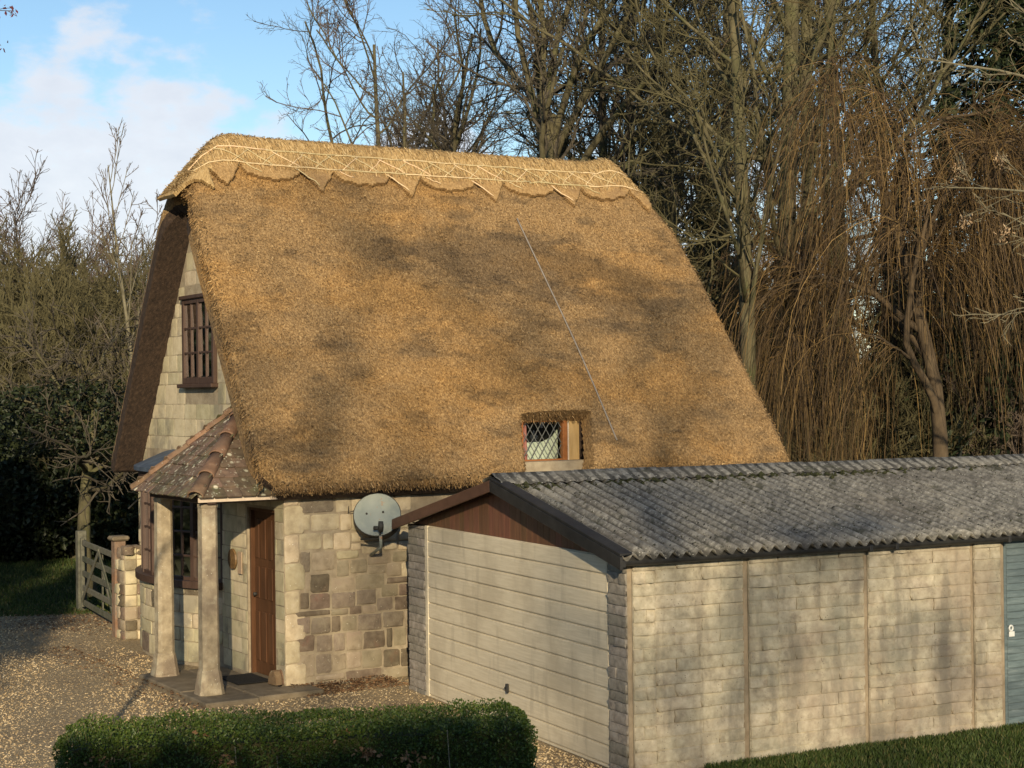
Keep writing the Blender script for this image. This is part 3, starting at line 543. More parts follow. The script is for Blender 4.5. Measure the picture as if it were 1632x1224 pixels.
    V,F=boxes([(.0,.30,.004,.2,-.05,2.5)])
    return gb
gable=build_walls()

def build_bow():
    q=rng(41); v0,v1,sag=1.97,4.87,.45; c=(v1-v0)/2; R=(c*c+sag*sag)/(2*sag); vm=(v0+v1)/2; uc=-sag+R; ha=math.asin(c/R)
    arc=lambda t,off=0.: np.array([uc-(R+off)*math.cos(t),vm+(R+off)*math.sin(t)])
    def ring(name,z0,z1,r0,r1,m,parent,n=28,z1in=None):
        V=[]
        for t in np.linspace(-ha,ha,n+1):
            a,b=arc(t,r0),arc(t,r1); V+=[(a[0],a[1],z0),(b[0],b[1],z0),(b[0],b[1],z1),(a[0],a[1],z1 if z1in is None else z1in)]
        F=[(i*4+k,i*4+(k+1)%4,i*4+4+(k+1)%4,i*4+4+k) for i in range(n) for k in range(4)]+[(0,3,2,1),(n*4,n*4+1,n*4+2,n*4+3)]
        return part(name,V,np.array(F),m,parent,smooth=False)
    base=ring('bow_wall',-.05,1.02,-.2,0,M['mortar'],cot)
    z=.03; a=0
    while z<.98:
        hh=min(q.uniform(.16,.28),1.0-z); t=-ha+(.0 if a%2 else .06); a+=1
        while t<ha:
            dt=q.uniform(.10,.20); t1=min(t+dt,ha); tm=(t+t1)/2; p=arc(tm,-.004); w=(t1-t)*R-.012
            if w>.05: put_stone(base,q.choice(['ashlar','ashlar','stone_cream','stone_brown'],p=[.5,.2,.18,.12]),q,(p[0],p[1],z+hh/2),(-math.cos(tm),math.sin(tm)),w,hh-.012,q.uniform(.012,.026))
            t=t1
        z+=hh
        if hh<.08: break
    bw=ring('bow_window',2.38,2.52,-.14,.03,M['brown_paint'],cot)   # head beam carries the rest
    ring('sill',1.02,1.11,-.14,.085,M['brown_paint'],bw)
    ring('lead_roof',2.52,2.575,-.42,.09,M['lead'],bw,z1in=2.80)
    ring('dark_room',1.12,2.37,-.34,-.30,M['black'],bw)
    nl=6
    for i in range(nl+1):
        t=-ha+2*ha*i/nl; p=arc(t,-.03); part('mullion',*boxes([(-.035,.035,-.03,.03,1.105,2.385)]),M['brown_paint'],bw,loc=(p[0],p[1],0),rz=-t)
    for i in range(nl):
        ta,tb=-ha+2*ha*i/nl,-ha+2*ha*(i+1)/nl; tm=(ta+tb)/2; p=arc(tm,-.045); wd=(tb-ta)*R-.06
        bl=[(-.012,.012,-.011,.011,1.11,2.38)]+[(-.012,.012,-wd/2,wd/2,zz-.012,zz+.012) for zz in (1.11+.317,1.11+.635,1.11+.953)]
        bl+=[(-.02,.02,-wd/2,wd/2,1.11,1.15),(-.02,.02,-wd/2,wd/2,2.34,2.38)]
        for n_,b in enumerate(bl): part('glazing_bar',*boxes([(b[0]-.0007*n_,b[1]+.0007*n_)+b[2:]]),M['brown_paint'],bw,loc=(p[0],p[1],0),rz=-tm)
        for k in range(4):
            for s in (-1,1):
                y0,y1=(.011,wd/2) if s>0 else (-wd/2,-.011); z0=1.122+.3165*k
                V=np.array([(.004,y0,z0),(.004,y1,z0),(.004,y1,z0+.29),(.004,y0,z0+.29)]); V[:,0]+=q.normal(0,.0015,4)
                part('pane',V,np.array([[0,1,2,3]]),M['glass'],bw,loc=(p[0],p[1],0),rz=-tm)
    # a pale thing standing on the inner sill
    part('sill_card',*boxes([(-.2,-.19,2.42,2.60,1.13,1.38)]),M['blind'],bw)
    # thin wire bracket on the far jamb
    tube('wire_bracket',[(-.10,4.95,2.13),(-.55,4.1,2.22)],.008,M['dark_metal'],bw,6); tube('wire_bracket',[(-.06,4.98,2.08),(-.52,4.15,1.98)],.010,M['dark_metal'],bw,6)
build_bow()

def build_openings():
    q=rng(51)
    # front door in the gable
    dr=bbox('front_door',(.085,.13,.30,1.10,.06,2.10),M['door_paint'],cot,.004)
    for v in (.285,1.115): bbox('door_frame',(.03,.12,v-.028,v+.028,.04,2.14),M['door_paint'],dr,.004)
    bbox('door_frame',(.03,.12,.313,1.087,2.10,2.145),M['door_paint'],dr,.004)
    for k in range(4):
        v=.39+k*.205
        for z0,z1 in ((.22,.84),(1.0,1.40),(1.50,2.0)): bbox('door_panel',(.072,.088,v-.066,v+.066,z0,z1),M['door_paint'],dr,.012)
    tube('door_handle',[(.07,1.02,1.05),(.045,1.02,1.05),(.03,1.02,1.05)],.022,M['dark_metal'],dr,10)
    bbox('door_step',(-.06,.12,.28,1.12,.0,.058),M['slab'],cot,.01)
    # upper gable window, three rows of lights
    y0,y1,z0,z1=2.08,3.24,3.70,4.84
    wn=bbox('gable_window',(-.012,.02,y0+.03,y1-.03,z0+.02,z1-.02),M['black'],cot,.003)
    bbox('window_hood',(-.085,.0,y0-.03,y1+.03,z1,z1+.055),M['brown_paint'],wn,.01); bbox('window_sill',(-.11,.0,y0-.05,y1+.07,z0-.055,z0),M['brown_paint'],wn,.01)
    for v in (y0+.035,(y0+y1)/2,y1-.035): bbox('window_frame',(-.055,-.002,v-.036,v+.036,z0,z1),M['brown_paint'],wn,.006)
    bbox('window_frame',(-.053,-.002,y0,y1,z0,z0+.085),M['brown_paint'],wn,.006); bbox('window_frame',(-.053,-.002,y0,y1,z1-.06,z1),M['brown_paint'],wn,.006)
    hz=(z1-.06-z0-.085)
    for s in (0,1):
        a=y0+.07 if s==0 else (y0+y1)/2+.036; b=(y0+y1)/2-.036 if s==0 else y1-.07
        for k in (1,2): bbox('glazing_bar',(-.046,-.016,a,b,z0+.085+hz*k/3-.014,z0+.085+hz*k/3+.014),M['brown_paint'],wn,.003)
        for k in (1,): bbox('glazing_bar',(-.043,-.016,(a+b)/2-.013,(a+b)/2+.013,z0+.085,z1-.06),M['brown_paint'],wn,.003)
        for k in range(3):
            for s2 in (0,1):
                p0,p1=(a,(a+b)/2-.013) if s2==0 else ((a+b)/2+.013,b); zz=z0+.085+hz*k/3; V=np.array([(-.022,p0,zz+.014),(-.022,p1,zz+.014),(-.022,p1,zz+hz/3-.014),(-.022,p0,zz+hz/3-.014)]); V[:,0]+=q.normal(0,.002,4)
                part('pane',V,np.array([[0,1,2,3]]),M['glass'],wn)
    # round plaque and notice left of the door
    t=np.linspace(0,2*PI,25)[:-1]
    V=[(0,1.56,1.45)]+[(-.035+.01,1.56+.125*math.cos(a),1.45+.125*math.sin(a)) for a in t]+[(-.02,1.56+.10*math.cos(a),1.45+.10*math.sin(a)) for a in t]+[(-.002,1.56+.135*math.cos(a),1.45+.135*math.sin(a)) for a in t]
    V[0]=(-.03,1.56,1.45); n=24
    F3=np.array([[0,1+n+(i+1)%n,1+n+i] for i in range(n)]); F4=np.array([[1+i,1+n+i,1+n+(i+1)%n,1+(i+1)%n] for i in range(n)]+[[1+2*n+i,1+i,1+(i+1)%n,1+2*n+(i+1)%n] for i in range(n)])
    pl=part('plaque',V,[F3,F4],M['brass'],None,loc=tuple(HC+HU*-.02),rz=YAWH); tag(pl,'round bronze plaque on the wall beside the front door','plaque')
    no=bevel_mesh('wall_notice',boxv(-.034,-.022,1.25,1.38,1.28,1.56),BOXF,M['paper'],.002); no=ob('wall_notice',no,None,tuple(HC),YAWH); tag(no,'small upright brown notice on the wall between plaque and door','sign')
    # dormer
    dv=.26; dm=empty('dormer_window',(0,0,0)); dm.parent=cot; F_=M['stained_oak']
    u0,u1,z0,z1=3.48,4.24,2.565,3.20
    for b in ((u0,u0+.065,dv-.03,dv+.05,z0,z1),(u1-.075,u1,dv-.03,dv+.05,z0,z1),(u0+.065,u1-.075,dv-.028,dv+.05,z0,z0+.075),(u0+.065,u1-.075,dv-.028,dv+.05,z1-.06,z1)): bbox('window_frame',b,F_,dm,.006)
    bbox('window_sill',(u0-.02,u1+.09,dv-.10,dv+.04,z0-.05,z0-.002),F_,dm,.008)
    bbox('timber_post',(u1+.003,u1+.20,dv-.015,dv+.08,z0-.06,z1),M['raw_timber'],dm,.006); bbox('trim',(u1+.002,u1+.022,dv-.035,dv-.016,z0,z1),M['fascia_cream'],dm,.003)
    bbox('cheek_board',(u1+.202,u1+.34,dv-.0,dv+.06,z0-.06,z1),M['old_thatch'],dm,.004)
    bbox('sill_board',(u0-.02,u1+.2,dv-.12,dv+.05,z0-.13,z0-.055),M['whitewash'],dm,.012)
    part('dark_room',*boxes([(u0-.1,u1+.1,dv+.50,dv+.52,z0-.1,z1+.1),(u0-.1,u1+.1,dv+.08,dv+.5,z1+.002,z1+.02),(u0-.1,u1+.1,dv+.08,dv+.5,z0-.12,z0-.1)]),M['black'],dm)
    xs=np.linspace(u0+.05,u0+.20,14); V=[(x-.10*(zz-z0)*.3*(i/13.),dv+.10+.012*math.sin(i*1.9),zz) for zz in (z0+.02,z1) for i,x in enumerate(xs)]; part('curtain',V,np.array([[i,i+1,i+15,i+14] for i in range(13)]),M['curtain'],dm,smooth=True)
    V=[(u0+.14,dv+.22,z0),(u1,dv+.22,z0),(u1,dv+.22,z0+.46),(u1-.09,dv+.22,z0+.36),(u1-.24,dv+.22,z0+.30),(u0+.14,dv+.22,z0+.29)]; V2=[(a,b+.02,c) for a,b,c in V]; part('pale_board',V+V2,[np.array([[0,1,2,3,4,5],[11,10,9,8,7,6]]),np.array([[i,(i+1)%6,(i+1)%6+6,i+6] for i in range(6)])],M['blind'],dm)
    # diamond panes and lead
    g0,g1,h0,h1=u0+.065,u1-.075,z0+.075,z1-.06; dw,dh=.125,.20
    def clip(poly,ax_,val,keep_less):
        out=[]
        for i in range(len(poly)):
            a,b=poly[i],poly[(i+1)%len(poly)]; fa=(val-a[ax_])*(1 if keep_less else -1); fb=(val-b[ax_])*(1 if keep_less else -1)
            if fa>=0: out.append(a)
            if fa*fb<0: t=fa/(fa-fb); out.append(tuple(a[k]+t*(b[k]-a[k]) for k in (0,1)))
        return out
    for i in range(-1,12):
        for j in range(-1,10):
            cx=g0+i*dw/2; cz=h0+j*dh/2
            if (i+j)%2: continue
            p=[(cx-dw/2,cz),(cx,cz-dh/2),(cx+dw/2,cz),(cx,cz+dh/2)]
            for a_,val,ls in ((0,g0,False),(0,g1,True),(1,h0,False),(1,h1,True)):
                if p: p=clip(p,a_,val,ls)
            if len(p)>2:
                tl=q.normal(0,.004,2); V=[(x,dv+.015+tl[0]*(x-cx)*4+tl[1]*(zz-cz)*4,zz) for x,zz in p]; part('pane',V,[np.array([list(range(len(p)))])],M['glass'],dm)
    sl=dh/dw
    for i in range(-8,14):
        for s in (1,-1):
            a0=g0+i*dw  # line x=a0+ (z-h0)/(s*sl)
            pts=[]
            for zz in np.linspace(h0,h1,80):
                x=a0+(zz-h0)/(s*sl)+0*dw
                if g0<=x<=g1: pts.append((x,zz))
            if len(pts)>6: beam('lead_strip',(pts[0][0],dv+.013-.002*s,pts[0][1]),(pts[-1][0],dv+.013-.002*s,pts[-1][1]),.009,.008,M['lead_came'],dm,.001,upv=(0,1,0))
build_openings()

def build_porch():
    q=rng(61); pr=empty('porch',(0,0,0)); pr.parent=cot
    A=np.array([.0,1.12,3.44]); C1=np.array([-1.16,2.0,2.36]); C2=np.array([-1.16,-.14,2.36]); D1=np.array([.0,2.0,2.36]); D2=np.array([.02,-.14,2.36])
    # columns with flared bases
    for (u,v) in ((-.92,1.62),(-.94,.05)):
        prof=[(.155,.05),(.155,.065),(.15,.09),(.118,.30),(.112,.32),(.104,.335),(.105,.36),(.103,1.0),(.099,1.7),(.096,2.22),(.104,2.235),(.104,2.27)]
        V=[];
        for r_,z in prof:
            cfs=[(1,.62),(.62,1),(-.62,1),(-1,.62),(-1,-.62),(-.62,-1),(.62,-1),(1,-.62)]; V+=[(r_*a*(1+.02*q.normal()),r_*b*(1+.02*q.normal()),z) for a,b in cfs]
        F=[(i*8+k,i*8+(k+1)%8,i*8+8+(k+1)%8,i*8+8+k) for i in range(len(prof)-1) for k in range(8)]
        part('column',V,[np.array(F),np.array([list(range((len(prof)-1)*8,len(prof)*8))])],M['column'],pr,loc=(u,v,0))
    # slabs
    for b in ((-1.20,-.55,-.52,.35),(-.54,.28,-.50,-.012),(-.54,-.07,-.002,1.05),(-1.18,-.55,.36,1.86),(-.54,-.07,1.06,1.85)): bbox('paving_slab',(b[0],b[1],b[2],b[3],-.04,.045+.01*q.random()),M['slab'],pr,.014)
    # beams and soffit
    for p,s in (((-.94,1.9,2.32),(-.94,-.1,2.32)),): beam('porch_beam',p,s,.11,.10,M['brown_paint'],pr)
    beam('porch_beam',(-.88,-.02,2.32),(.0,-.02,2.32),.09,.09,M['brown_paint'],pr); beam('fascia_board',(-1.12,-.12,2.325),(-.0,-.12,2.325),.02,.055,M['fascia_cream'],pr,.003)
    part('soffit',[tuple(C1+(.02,-.02,-.004)),tuple(D1+(0,0,-.004)),tuple(D2+(0,.03,-.004)),tuple(C2+(.02,.03,-.004))],np.array([[0,1,2,3]]),M['brown_paint'],pr)
    inner=[C1+(.05,-.05,.0),C2+(.05,.05,.0),A-(0,0,.05),D2+(0,.05,0),D1+(0,-.05,0)]
    deck=part('roof_deck',[tuple(p) for p in inner],np.array([[1,0,2],[3,1,2],[0,4,2]]),M['brown_paint'],pr)
    # tiles, course by course
    tm=[bevel_mesh('tile',boxv(-.5,.5,-.5,.5,-.5,.5)*np.array([1,1,1]),BOXF,M['tile'],.06) for _ in range(1)][0]
    def face(P,Q):       # eave from P to Q, apex A
        P,Q=np.array(P),np.array(Q); e=(Q-P); W_=np.linalg.norm(e); e/=W_; foot=P+e*((A-P)@e); s=A-foot; Ls=np.linalg.norm(s); s/=Ls; n=np.cross(e,s); n*=np.sign(n[2]); fx=(A-P)@e
        g=.165; rows=int(Ls/g)
        for k in range(rows+1):
            y=k*g-.02; f=max(0,(y+.06)/Ls); x0=fx*f; x1=W_-(W_-fx)*f; x=x0-(.1 if k%2 else 0.)
            while x<x1-.02:
                w=q.uniform(.15,.19); a,b=max(x,x0-.03),min(x+w,x1+.03)
                if b-a>.04:
                    c=P+e*((a+b)/2)+s*(y+g*.62)+n*(.022+.004*q.normal()); o=ob('tile',tm,deck); 
                    tl=.085+q.normal(0,.012); s2=(s*math.cos(tl)+n*-math.sin(tl)*1); s2=s*math.cos(tl)-n*math.sin(tl); n2=n*math.cos(tl)+s*math.sin(tl)
                    Mx=Matrix(((e[0]*(b-a-.004),s2[0]*g*1.5,n2[0]*.016,c[0]),(e[1]*(b-a-.004),s2[1]*g*1.5,n2[1]*.016,c[1]),(e[2]*(b-a-.004),s2[2]*g*1.5,n2[2]*.016,c[2]),(0,0,0,1)))
                    o.matrix_local=Mx
                x+=w
    face(C1,C2); face(C2,D2); face(D1,C1)
    # half round hip tiles
    def hip(P,Q,k,r=.085):
        P,Q=np.array(P),np.array(Q); d=Q-P; L_=np.linalg.norm(d); d/=L_; side=np.cross(d,[0,0,1]); side/=np.linalg.norm(side); upn=np.cross(side,d)
        for i in range(k):
            a=P+d*(L_*i/k-.02); b=P+d*(L_*(i+1)/k+.03); V=[]
            n=9
            for (p,rr,dz) in ((a,r*1.06,.012),(a+d*.02,r*1.06,.012),(b,r*.9,-.004)):
                for t in np.linspace(-.15,PI+.15,n): V.append(p+side*(rr*math.cos(t))+upn*(rr*math.sin(t)*.8+dz-.02))
            for (p,rr,dz) in ((b,r*.9-.016,-.004),(a,r*1.06-.016,.012)):
                for t in np.linspace(-.15,PI+.15,n): V.append(p+side*(rr*math.cos(t))+upn*(rr*math.sin(t)*.8+dz-.02))
            F=[(j*n+t,j*n+t+1,((j+1)%5)*n+t+1,((j+1)%5)*n+t) for j in range(5) for t in range(n-1)]
            part('hip_tile',V,np.array(F),M['terracotta'],deck,smooth=True)
    hip(C2+(.0,.0,.03),A+(0,0,.05),5,.095); hip(C1+(.0,.0,.03),A+(0,0,.05),6,.08)
    # half round terracotta edging by the step
    for k in range(3):
        t=np.linspace(0,PI,9); V=[(x,.09*math.cos(a),.02+.17*math.sin(a)) for x in (0,.085) for a in t]; F=[(i,i+1,i+10,i+9) for i in range(8)]; fa=[list(range(9))[::-1],list(range(9,18))]
        part('edging_brick',V,[np.array(F),np.array(fa)],M['terracotta'],pr,loc=(-.13+.098*k,.10,.045),rz=.15)
    mt=ob('door_mat',bevel_mesh('door_mat',boxv(-.46,-.02,.36,1.0,.056,.072),BOXF,M['mat'],.004),None,tuple(HC),YAWH); tag(mt,'black door mat on the slab in front of the front door','doormat')
build_porch()

# ------------------------------------------------------------------ satellite dish
def build_dish():
    c=HC+HU*1.08+HV*-.34+np.array([0,0,2.07]); d=empty('satellite_dish',tuple(c)); tag(d,'round grey satellite dish with rust streaks under the thatch eave','satellite dish')
    n=Vector((0.02,-.90,.44)).normalized(); s=Vector((0,0,1)).cross(n).normalized(); t=n.cross(s)
    P=lambda a,b,w: tuple(s*a+t*b+n*w)
    rr=np.linspace(0,.285,7); V=[P(0,0,-.06)]; K=36
    for r_ in rr[1:]: V+=[P(r_*1.0*math.cos(a),r_*.97*math.sin(a),-.06+.06*(r_/.285)**2) for a in np.linspace(0,2*PI,K+1)[:-1]]
    F3=np.array([[0,1+i,1+(i+1)%K] for i in range(K)]); F4=np.array([[1+j*K+i,1+(j+1)*K+i,1+(j+1)*K+(i+1)%K,1+j*K+(i+1)%K] for j in range(5) for i in range(K)])
    part('reflector',V,[F3,F4],M['dish'],d,smooth=True)
    V=[];prof=[(.283,.002),(.290,.004),(.292,-.005),(.288,-.15),(.26,-.19),(.08,-.2)]
    for r_,w in prof: V+=[P(r_*math.cos(a),r_*.97*math.sin(a),w) for a in np.linspace(0,2*PI,K+1)[:-1]]
    part('rim',V,np.array([[j*K+i,(j+1)*K+i,(j+1)*K+(i+1)%K,j*K+(i+1)%K] for j in range(5) for i in range(K)]),M['dark_metal'],d,smooth=True)
    for a,b in ((-.13,.03),(.07,.05)): tube('bolt',[P(a,b,-.055),P(a,b,-.035)],.013,M['dark_metal'],d,8)
    tube('feed_arm',[P(-.2,-.28,-.10),P(.03,-.29,-.05),P(.05,-.24,.08)],.014,M['dark_metal'],d,8)
    tube('feed_horn',[P(.05,-.25,.07),P(.055,-.20,.11),P(.055,-.14,.13)],[.03,.036,.03],M['dark_metal'],d,10)
    tube('feed_box',[P(-.03,-.20,.06),P(.03,-.21,.08)],[.03,.026],M['dark_metal'],d,6)
    w=Vector(HV)
    tube('bracket',[tuple(n*-.19),tuple(n*-.22+Vector((0,0,-.05))),tuple(Vector(HV)*.40+Vector((0,0,-.12)))],.022,M['dark_metal'],d,8)
    tube('cable',[P(-.28,.08,-.06),tuple(Vector((-.36,.1,.02))),tuple(Vector((-.36,.2,.12))),tuple(Vector((-.35,.25,.25)))],.006,M['dark_metal'],d,5)
    tube('cable',[P(.05,-.30,.05),P(.05,-.38,-.1),tuple(Vector(HV)*.34+Vector((.07,0,-.52)))],.02,M['dish'],d,6)
build_dish()

# ------------------------------------------------------------------ garage
def build_garage():
    q=rng(71); g=empty('concrete_garage',tuple(GC),YAWG); tag(g,'prefabricated concrete block garage with cream door and corrugated roof','garage')
    GW,GL=5.16,8.6; TOP=1.96
    # blocks (rock faced), shared meshes
    def bmesh_(m,seed): return stone_mesh('block',m,seed,.6,.04,.08)
    BL=[bmesh_(M['concrete'],200+i) for i in range(6)]; PB=[stone_mesh('block',M['post_block'],220+i,.28,.05,.3) for i in range(6)]
    ch=.1195; seams=[.20+4*ch*k for k in range(-1,4)]
    zs=[.20-ch*1.9]+[.20-ch+ch*i for i in range(0,16)]; zs=[z for z in zs if z<TOP-.03]
    edges=[(.05,.285,'n'),(.285,1.265,'w'),(1.325,1.66,'n'),(1.66,2.695,'w'),(2.745,3.06,'n'),(3.06,4.055,'w'),(4.10,4.45,'n')]
    for (a,b,k) in edges:
        y=-.012 if k=='n' else 0.; pn=part('wall_panel',*boxes([(a,b,y,.12,-.06,TOP)]),M['concrete'],g)
        for i,z in enumerate(zs):
            z1=min(z+ch,TOP); h=z1-z
            if h<.04: continue
            seam=any(abs(z-s)<.01 for s in seams); x=a+.003
            cuts=[a]
            if k=='w':
                st=.5; o_=.0 if i%2 else .22; xx=a+o_+st*(0 if o_ else 1)
                while xx<b-.09: cuts.append(xx+q.normal(0,.012)); xx+=st
            elif i%3==0: cuts.append(a+(b-a)*q.uniform(.4,.6))
            cuts.append(b)
            for x0,x1 in zip(cuts[:-1],cuts[1:]):
                zz0=z+(.006 if seam else .0015); ob('block',BL[q.integers(6)],pn,((x0+x1)/2,y+.001,(zz0+z1)/2),0,(x1-x0-.0015,q.uniform(.012,.021),z1-zz0-.003))
    for a,b in ((-.0,.05),(1.265,1.325),(2.695,2.745),(4.055,4.10),(4.45,4.515)): bbox('panel_joint',(a+.001,b-.001,-.004,.11,-.06,TOP+.0),M['panel_edge'],g,.008)
    # inner core so that nothing shows through, and the remaining walls
    part('rear_wall',*boxes([(GL-.1,GL,.1,GW,-.06,TOP)]),M['concrete'],g); part('far_side_wall',*boxes([(.3,GL-.1,GW-.1,GW,-.06,TOP)]),M['concrete'],g); part('side_wall_end',*boxes([(5.55,GL,.0,.1,-.06,TOP)]),M['concrete'],g)
    # side door
    sdr=bbox('side_door',(4.53,5.43,.015,.06,-.02,1.93),M['blue_door'],g,.004)
    for i in range(26):
        z=.02+i*.073; bbox('door_slat',(4.56,5.41,.003,.02,z,z+.066),M['blue_door'],sdr,.005)
    t=np.linspace(0,2*PI,17)[:-1]; V=[(4.60+r_*math.cos(a),y,1.02+r_*math.sin(a)*1.15) for r_,y in ((.032,-.002),(.03,-.012),(.017,-.012),(.016,-.001)) for a in t]; part('lock_ring',V,np.array([[j*16+i,(j+1)*16+i,(j+1)*16+(i+1)%16,j*16+(i+1)%16] for j in range(3) for i in range(16)]),M['plate'],sdr,smooth=True)
    bbox('lock_plate',(4.575,4.65,-.006,.004,.93,.985),M['plate'],sdr,.004); bbox('door_frame',(5.435,5.5,.0,.08,-.05,TOP-.01),M['panel_edge'],g,.006); bbox('door_frame',(4.52,5.434,.0,.08,1.935,TOP-.005),M['panel_edge'],g,.004)
    # front posts
    for v0,v1 in ((.004,.33),(4.67,GW)):
        ps=part('front_post',*boxes([(.0,.14,v0,v1,-.06,TOP+.02)]),M['post_block'],g); z=-.04; i=0
        while z<TOP:
            h=min(q.uniform(.085,.115),TOP+.02-z); cuts=[v0,v1] if i%3 else [v0,v0+(v1-v0)*q.uniform(.35,.65),v1]; i+=1
            for a,b in zip(cuts[:-1],cuts[1:]): ob('block',PB[q.integers(6)],ps,(-.001,(a+b)/2,z+h/2),math.atan2(-1,0),(b-a-.003,q.uniform(.014,.026),h-.003))
            z+=h
    bbox('door_frame',(-.012,.06,4.585,4.665,-.05,1.99),M['gdoor'],g,.006)
    bbox('door_frame',(-.004,.06,.333,.352,-.05,1.99),M['gdoor'],g,.003)
    # up and over door of wide horizontal ribs
    gd=bbox('garage_door',(.012,.05,.353,4.582,-.02,1.99),M['gdoor'],g,.004); pitch_=.1785; zz=1.99
    k=0
    while zz>0:
        z0=max(zz-pitch_,-.01); d=.012
        V=[]
        for v in (.358,4.578): V+=[(.02,v,z0+.006),(-.005,v,z0+.011),(-.007,v,z0+.020),(-.007,v,zz-.018),(-.005,v,zz-.011),(.02,v,zz-.006)]
        part('door_slat',V,[np.array([[i,i+1,i+7,i+6] for i in range(5)]),np.array([[0,1,2,3,4,5],[11,10,9,8,7,6]])],M['gdoor'],gd); zz-=pitch_; k+=1
    hd=bbox('door_handle',(-.045,-.012,2.46,2.485,.375,.475),M['black_trim'],gd,.008); bbox('handle_plate',(-.02,-.006,2.50,2.545,.385,.465),M['black_trim'],hd,.006); bbox('handle_bar',(-.038,-.022,2.48,2.53,.415,.435),M['black_trim'],hd,.004)
    # gable boarding
    AP,ZR=GW/2,2.56; zt=lambda v: TOP+.03+(ZR-TOP-.06)*(1-abs(v-AP)/AP)
    cl=part('gable_panel',[(.05,.0,1.985),(.05,GW,1.985),(.05,AP,ZR-.02),(.1,.0,1.985),(.1,GW,1.985),(.1,AP,ZR-.02)],[np.array([[0,2,1],[3,4,5]]),np.array([[0,1,4,3],[1,2,5,4],[2,0,3,5]])],M['cladding'],g)
    for i in range(40):
        a=.03+i*.1285; b=min(a+.124,GW-.03)
        if b-a<.03: continue
        V=[]
        for u in (.022,.05): V+=[(u,a,1.992),(u,b,1.992),(u,b,max(zt(b)-.03,2.0)),(u,a,max(zt(a)-.03,2.0))]
        part('board',V,np.array([[0,3,2,1],[4,5,6,7],[0,1,5,4],[1,2,6,5],[2,3,7,6],[3,0,4,7]]),M['cladding'],cl)
    # corrugated roof
    pitchc=.142; OVF,OVE=.12,.13; sl=(2.565-2.015)/AP
    def rz_(v): return 2.015+sl*(AP-abs(v-AP))
    def sheet_(u0,u1,side,lift):
        nu=int(round((u1-u0)/pitchc))*8; us=np.linspace(u0,u1,nu+1); vs_=np.linspace(-OVE,AP,9) if side<0 else np.linspace(GW+OVE,AP,9)
        U_,V_=np.meshgrid(us,vs_,indexing='ij'); Z=rz_(V_)+.031*np.cos(2*PI*(U_-.0)/pitchc)+.035+lift+.004*vnoise(U_*3,V_*2,8)
        top=np.stack([U_,V_,Z],-1); inn=top-np.array([0,0,.012]); m=np.ones((nu,8),bool)
        if side>0: top,inn=inn,top
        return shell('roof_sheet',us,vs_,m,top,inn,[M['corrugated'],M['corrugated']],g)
    n=int((GL+OVF+.1)/(pitchc*7)); u=-OVF
    for i in range(n+1):
        u1=u+pitchc*7
        for s in (-1,1): sheet_(u,u1+pitchc,s,.006*(i%2))
        u=u1
    UEND=u+pitchc
    # ridge pieces
    u=-OVF-.01; i=0
    while u<UEND-.2:
        u1=u+.99; V=[]
        for uu in np.linspace(u,u1+.04,25):
            for t,(dv,dz) in enumerate(((-.24,-.02),(-.20,-.0),(-.08,.012),(0,.035),(.08,.012),(.20,.0),(.24,-.02))):
                w=.012*math.cos(2*PI*uu/pitchc)*(abs(dv)>.1); V.append((uu,AP+dv,rz_(AP+dv)+.085+dz+w+.006*(i%2)))
        F=[(a*7+b,a*7+7+b,a*7+8+b,a*7+1+b) for a in range(24) for b in range(6)]; part('ridge_piece',V,np.array(F),M['corrugated'],g,smooth=True); u=u1; i+=1
    # moss cushions along the ridge
    Vs=[];
    n=900; uu=q.uniform(-.1,UEND,n); vv=AP-.24-np.abs(q.normal(0,.07,n)); sel=(vnoise(uu*2.5,vv*0,9)+.25*q.normal(size=n))>-.12; uu,vv=uu[sel],vv[sel]; n=len(uu)
    C=np.stack([uu,vv,rz_(vv)+.035+.027*np.cos(2*PI*uu/pitchc)],1); base=np.array([[1,0,0],[.3,.9,0],[-.8,.6,0],[-.8,-.6,0],[.3,-.9,0],[0,0,.8]]); f=np.array([[0,1,5],[1,2,5],[2,3,5],[3,4,5],[4,0,5]])
    s=q.uniform(.012,.045,(n,1,1))*q.uniform(.7,1.3,(n,1,3)); V=base[None]*s+C[:,None]; part('moss',V.reshape(-1,3),(f[None]+6*np.arange(n)[:,None,None]).reshape(-1,3),M['moss'],g,kind='stuff')
    # lichen crumbs over the sheets
    n=2600; uu=q.uniform(-.1,8,n); vv=q.uniform(-.1,AP-.2,n); C=np.stack([uu,vv,rz_(vv)+.036+.027*np.cos(2*PI*uu/pitchc)+.004*vnoise(uu*3,vv*2,8)],1); s=q.uniform(.005,.016,(n,1,1))*q.uniform(.7,1.3,(n,1,3))*np.array([1,1,.7]); V=base[None]*s+C[:,None]
    part('moss_crumbs',V.reshape(-1,3),(f[None]+6*np.arange(n)[:,None,None]).reshape(-1,3),M['moss'],g,kind='stuff')
    # barge boards, gutter, capping
    def barge(v0,v1,m,name,uo):
        V=[]
        for v in (v0,v1):
            for u_,dz in ((uo,-.075),(uo+.03,-.075),(uo+.03,.048),(uo,.048)): V.append((u_,v,rz_(v)+dz))
        return ob(name,bevel_mesh(name,V,[(0,1,2,3),(7,6,5,4),(0,4,5,1),(1,5,6,2),(2,6,7,3),(3,7,4,0)],m,.006),g)
    barge(AP+.012,GW+.17,M['fascia'],'barge_board',-.155); barge(AP+.008,-.16,M['black_trim'],'barge_board',-.158)
    V=[];
    for v in (AP,-.155): V+=[(-.16,v,rz_(v)+.055),(-.03,v,rz_(v)+.068),(-.03,v,rz_(v)+.082),(-.16,v,rz_(v)+.075)]
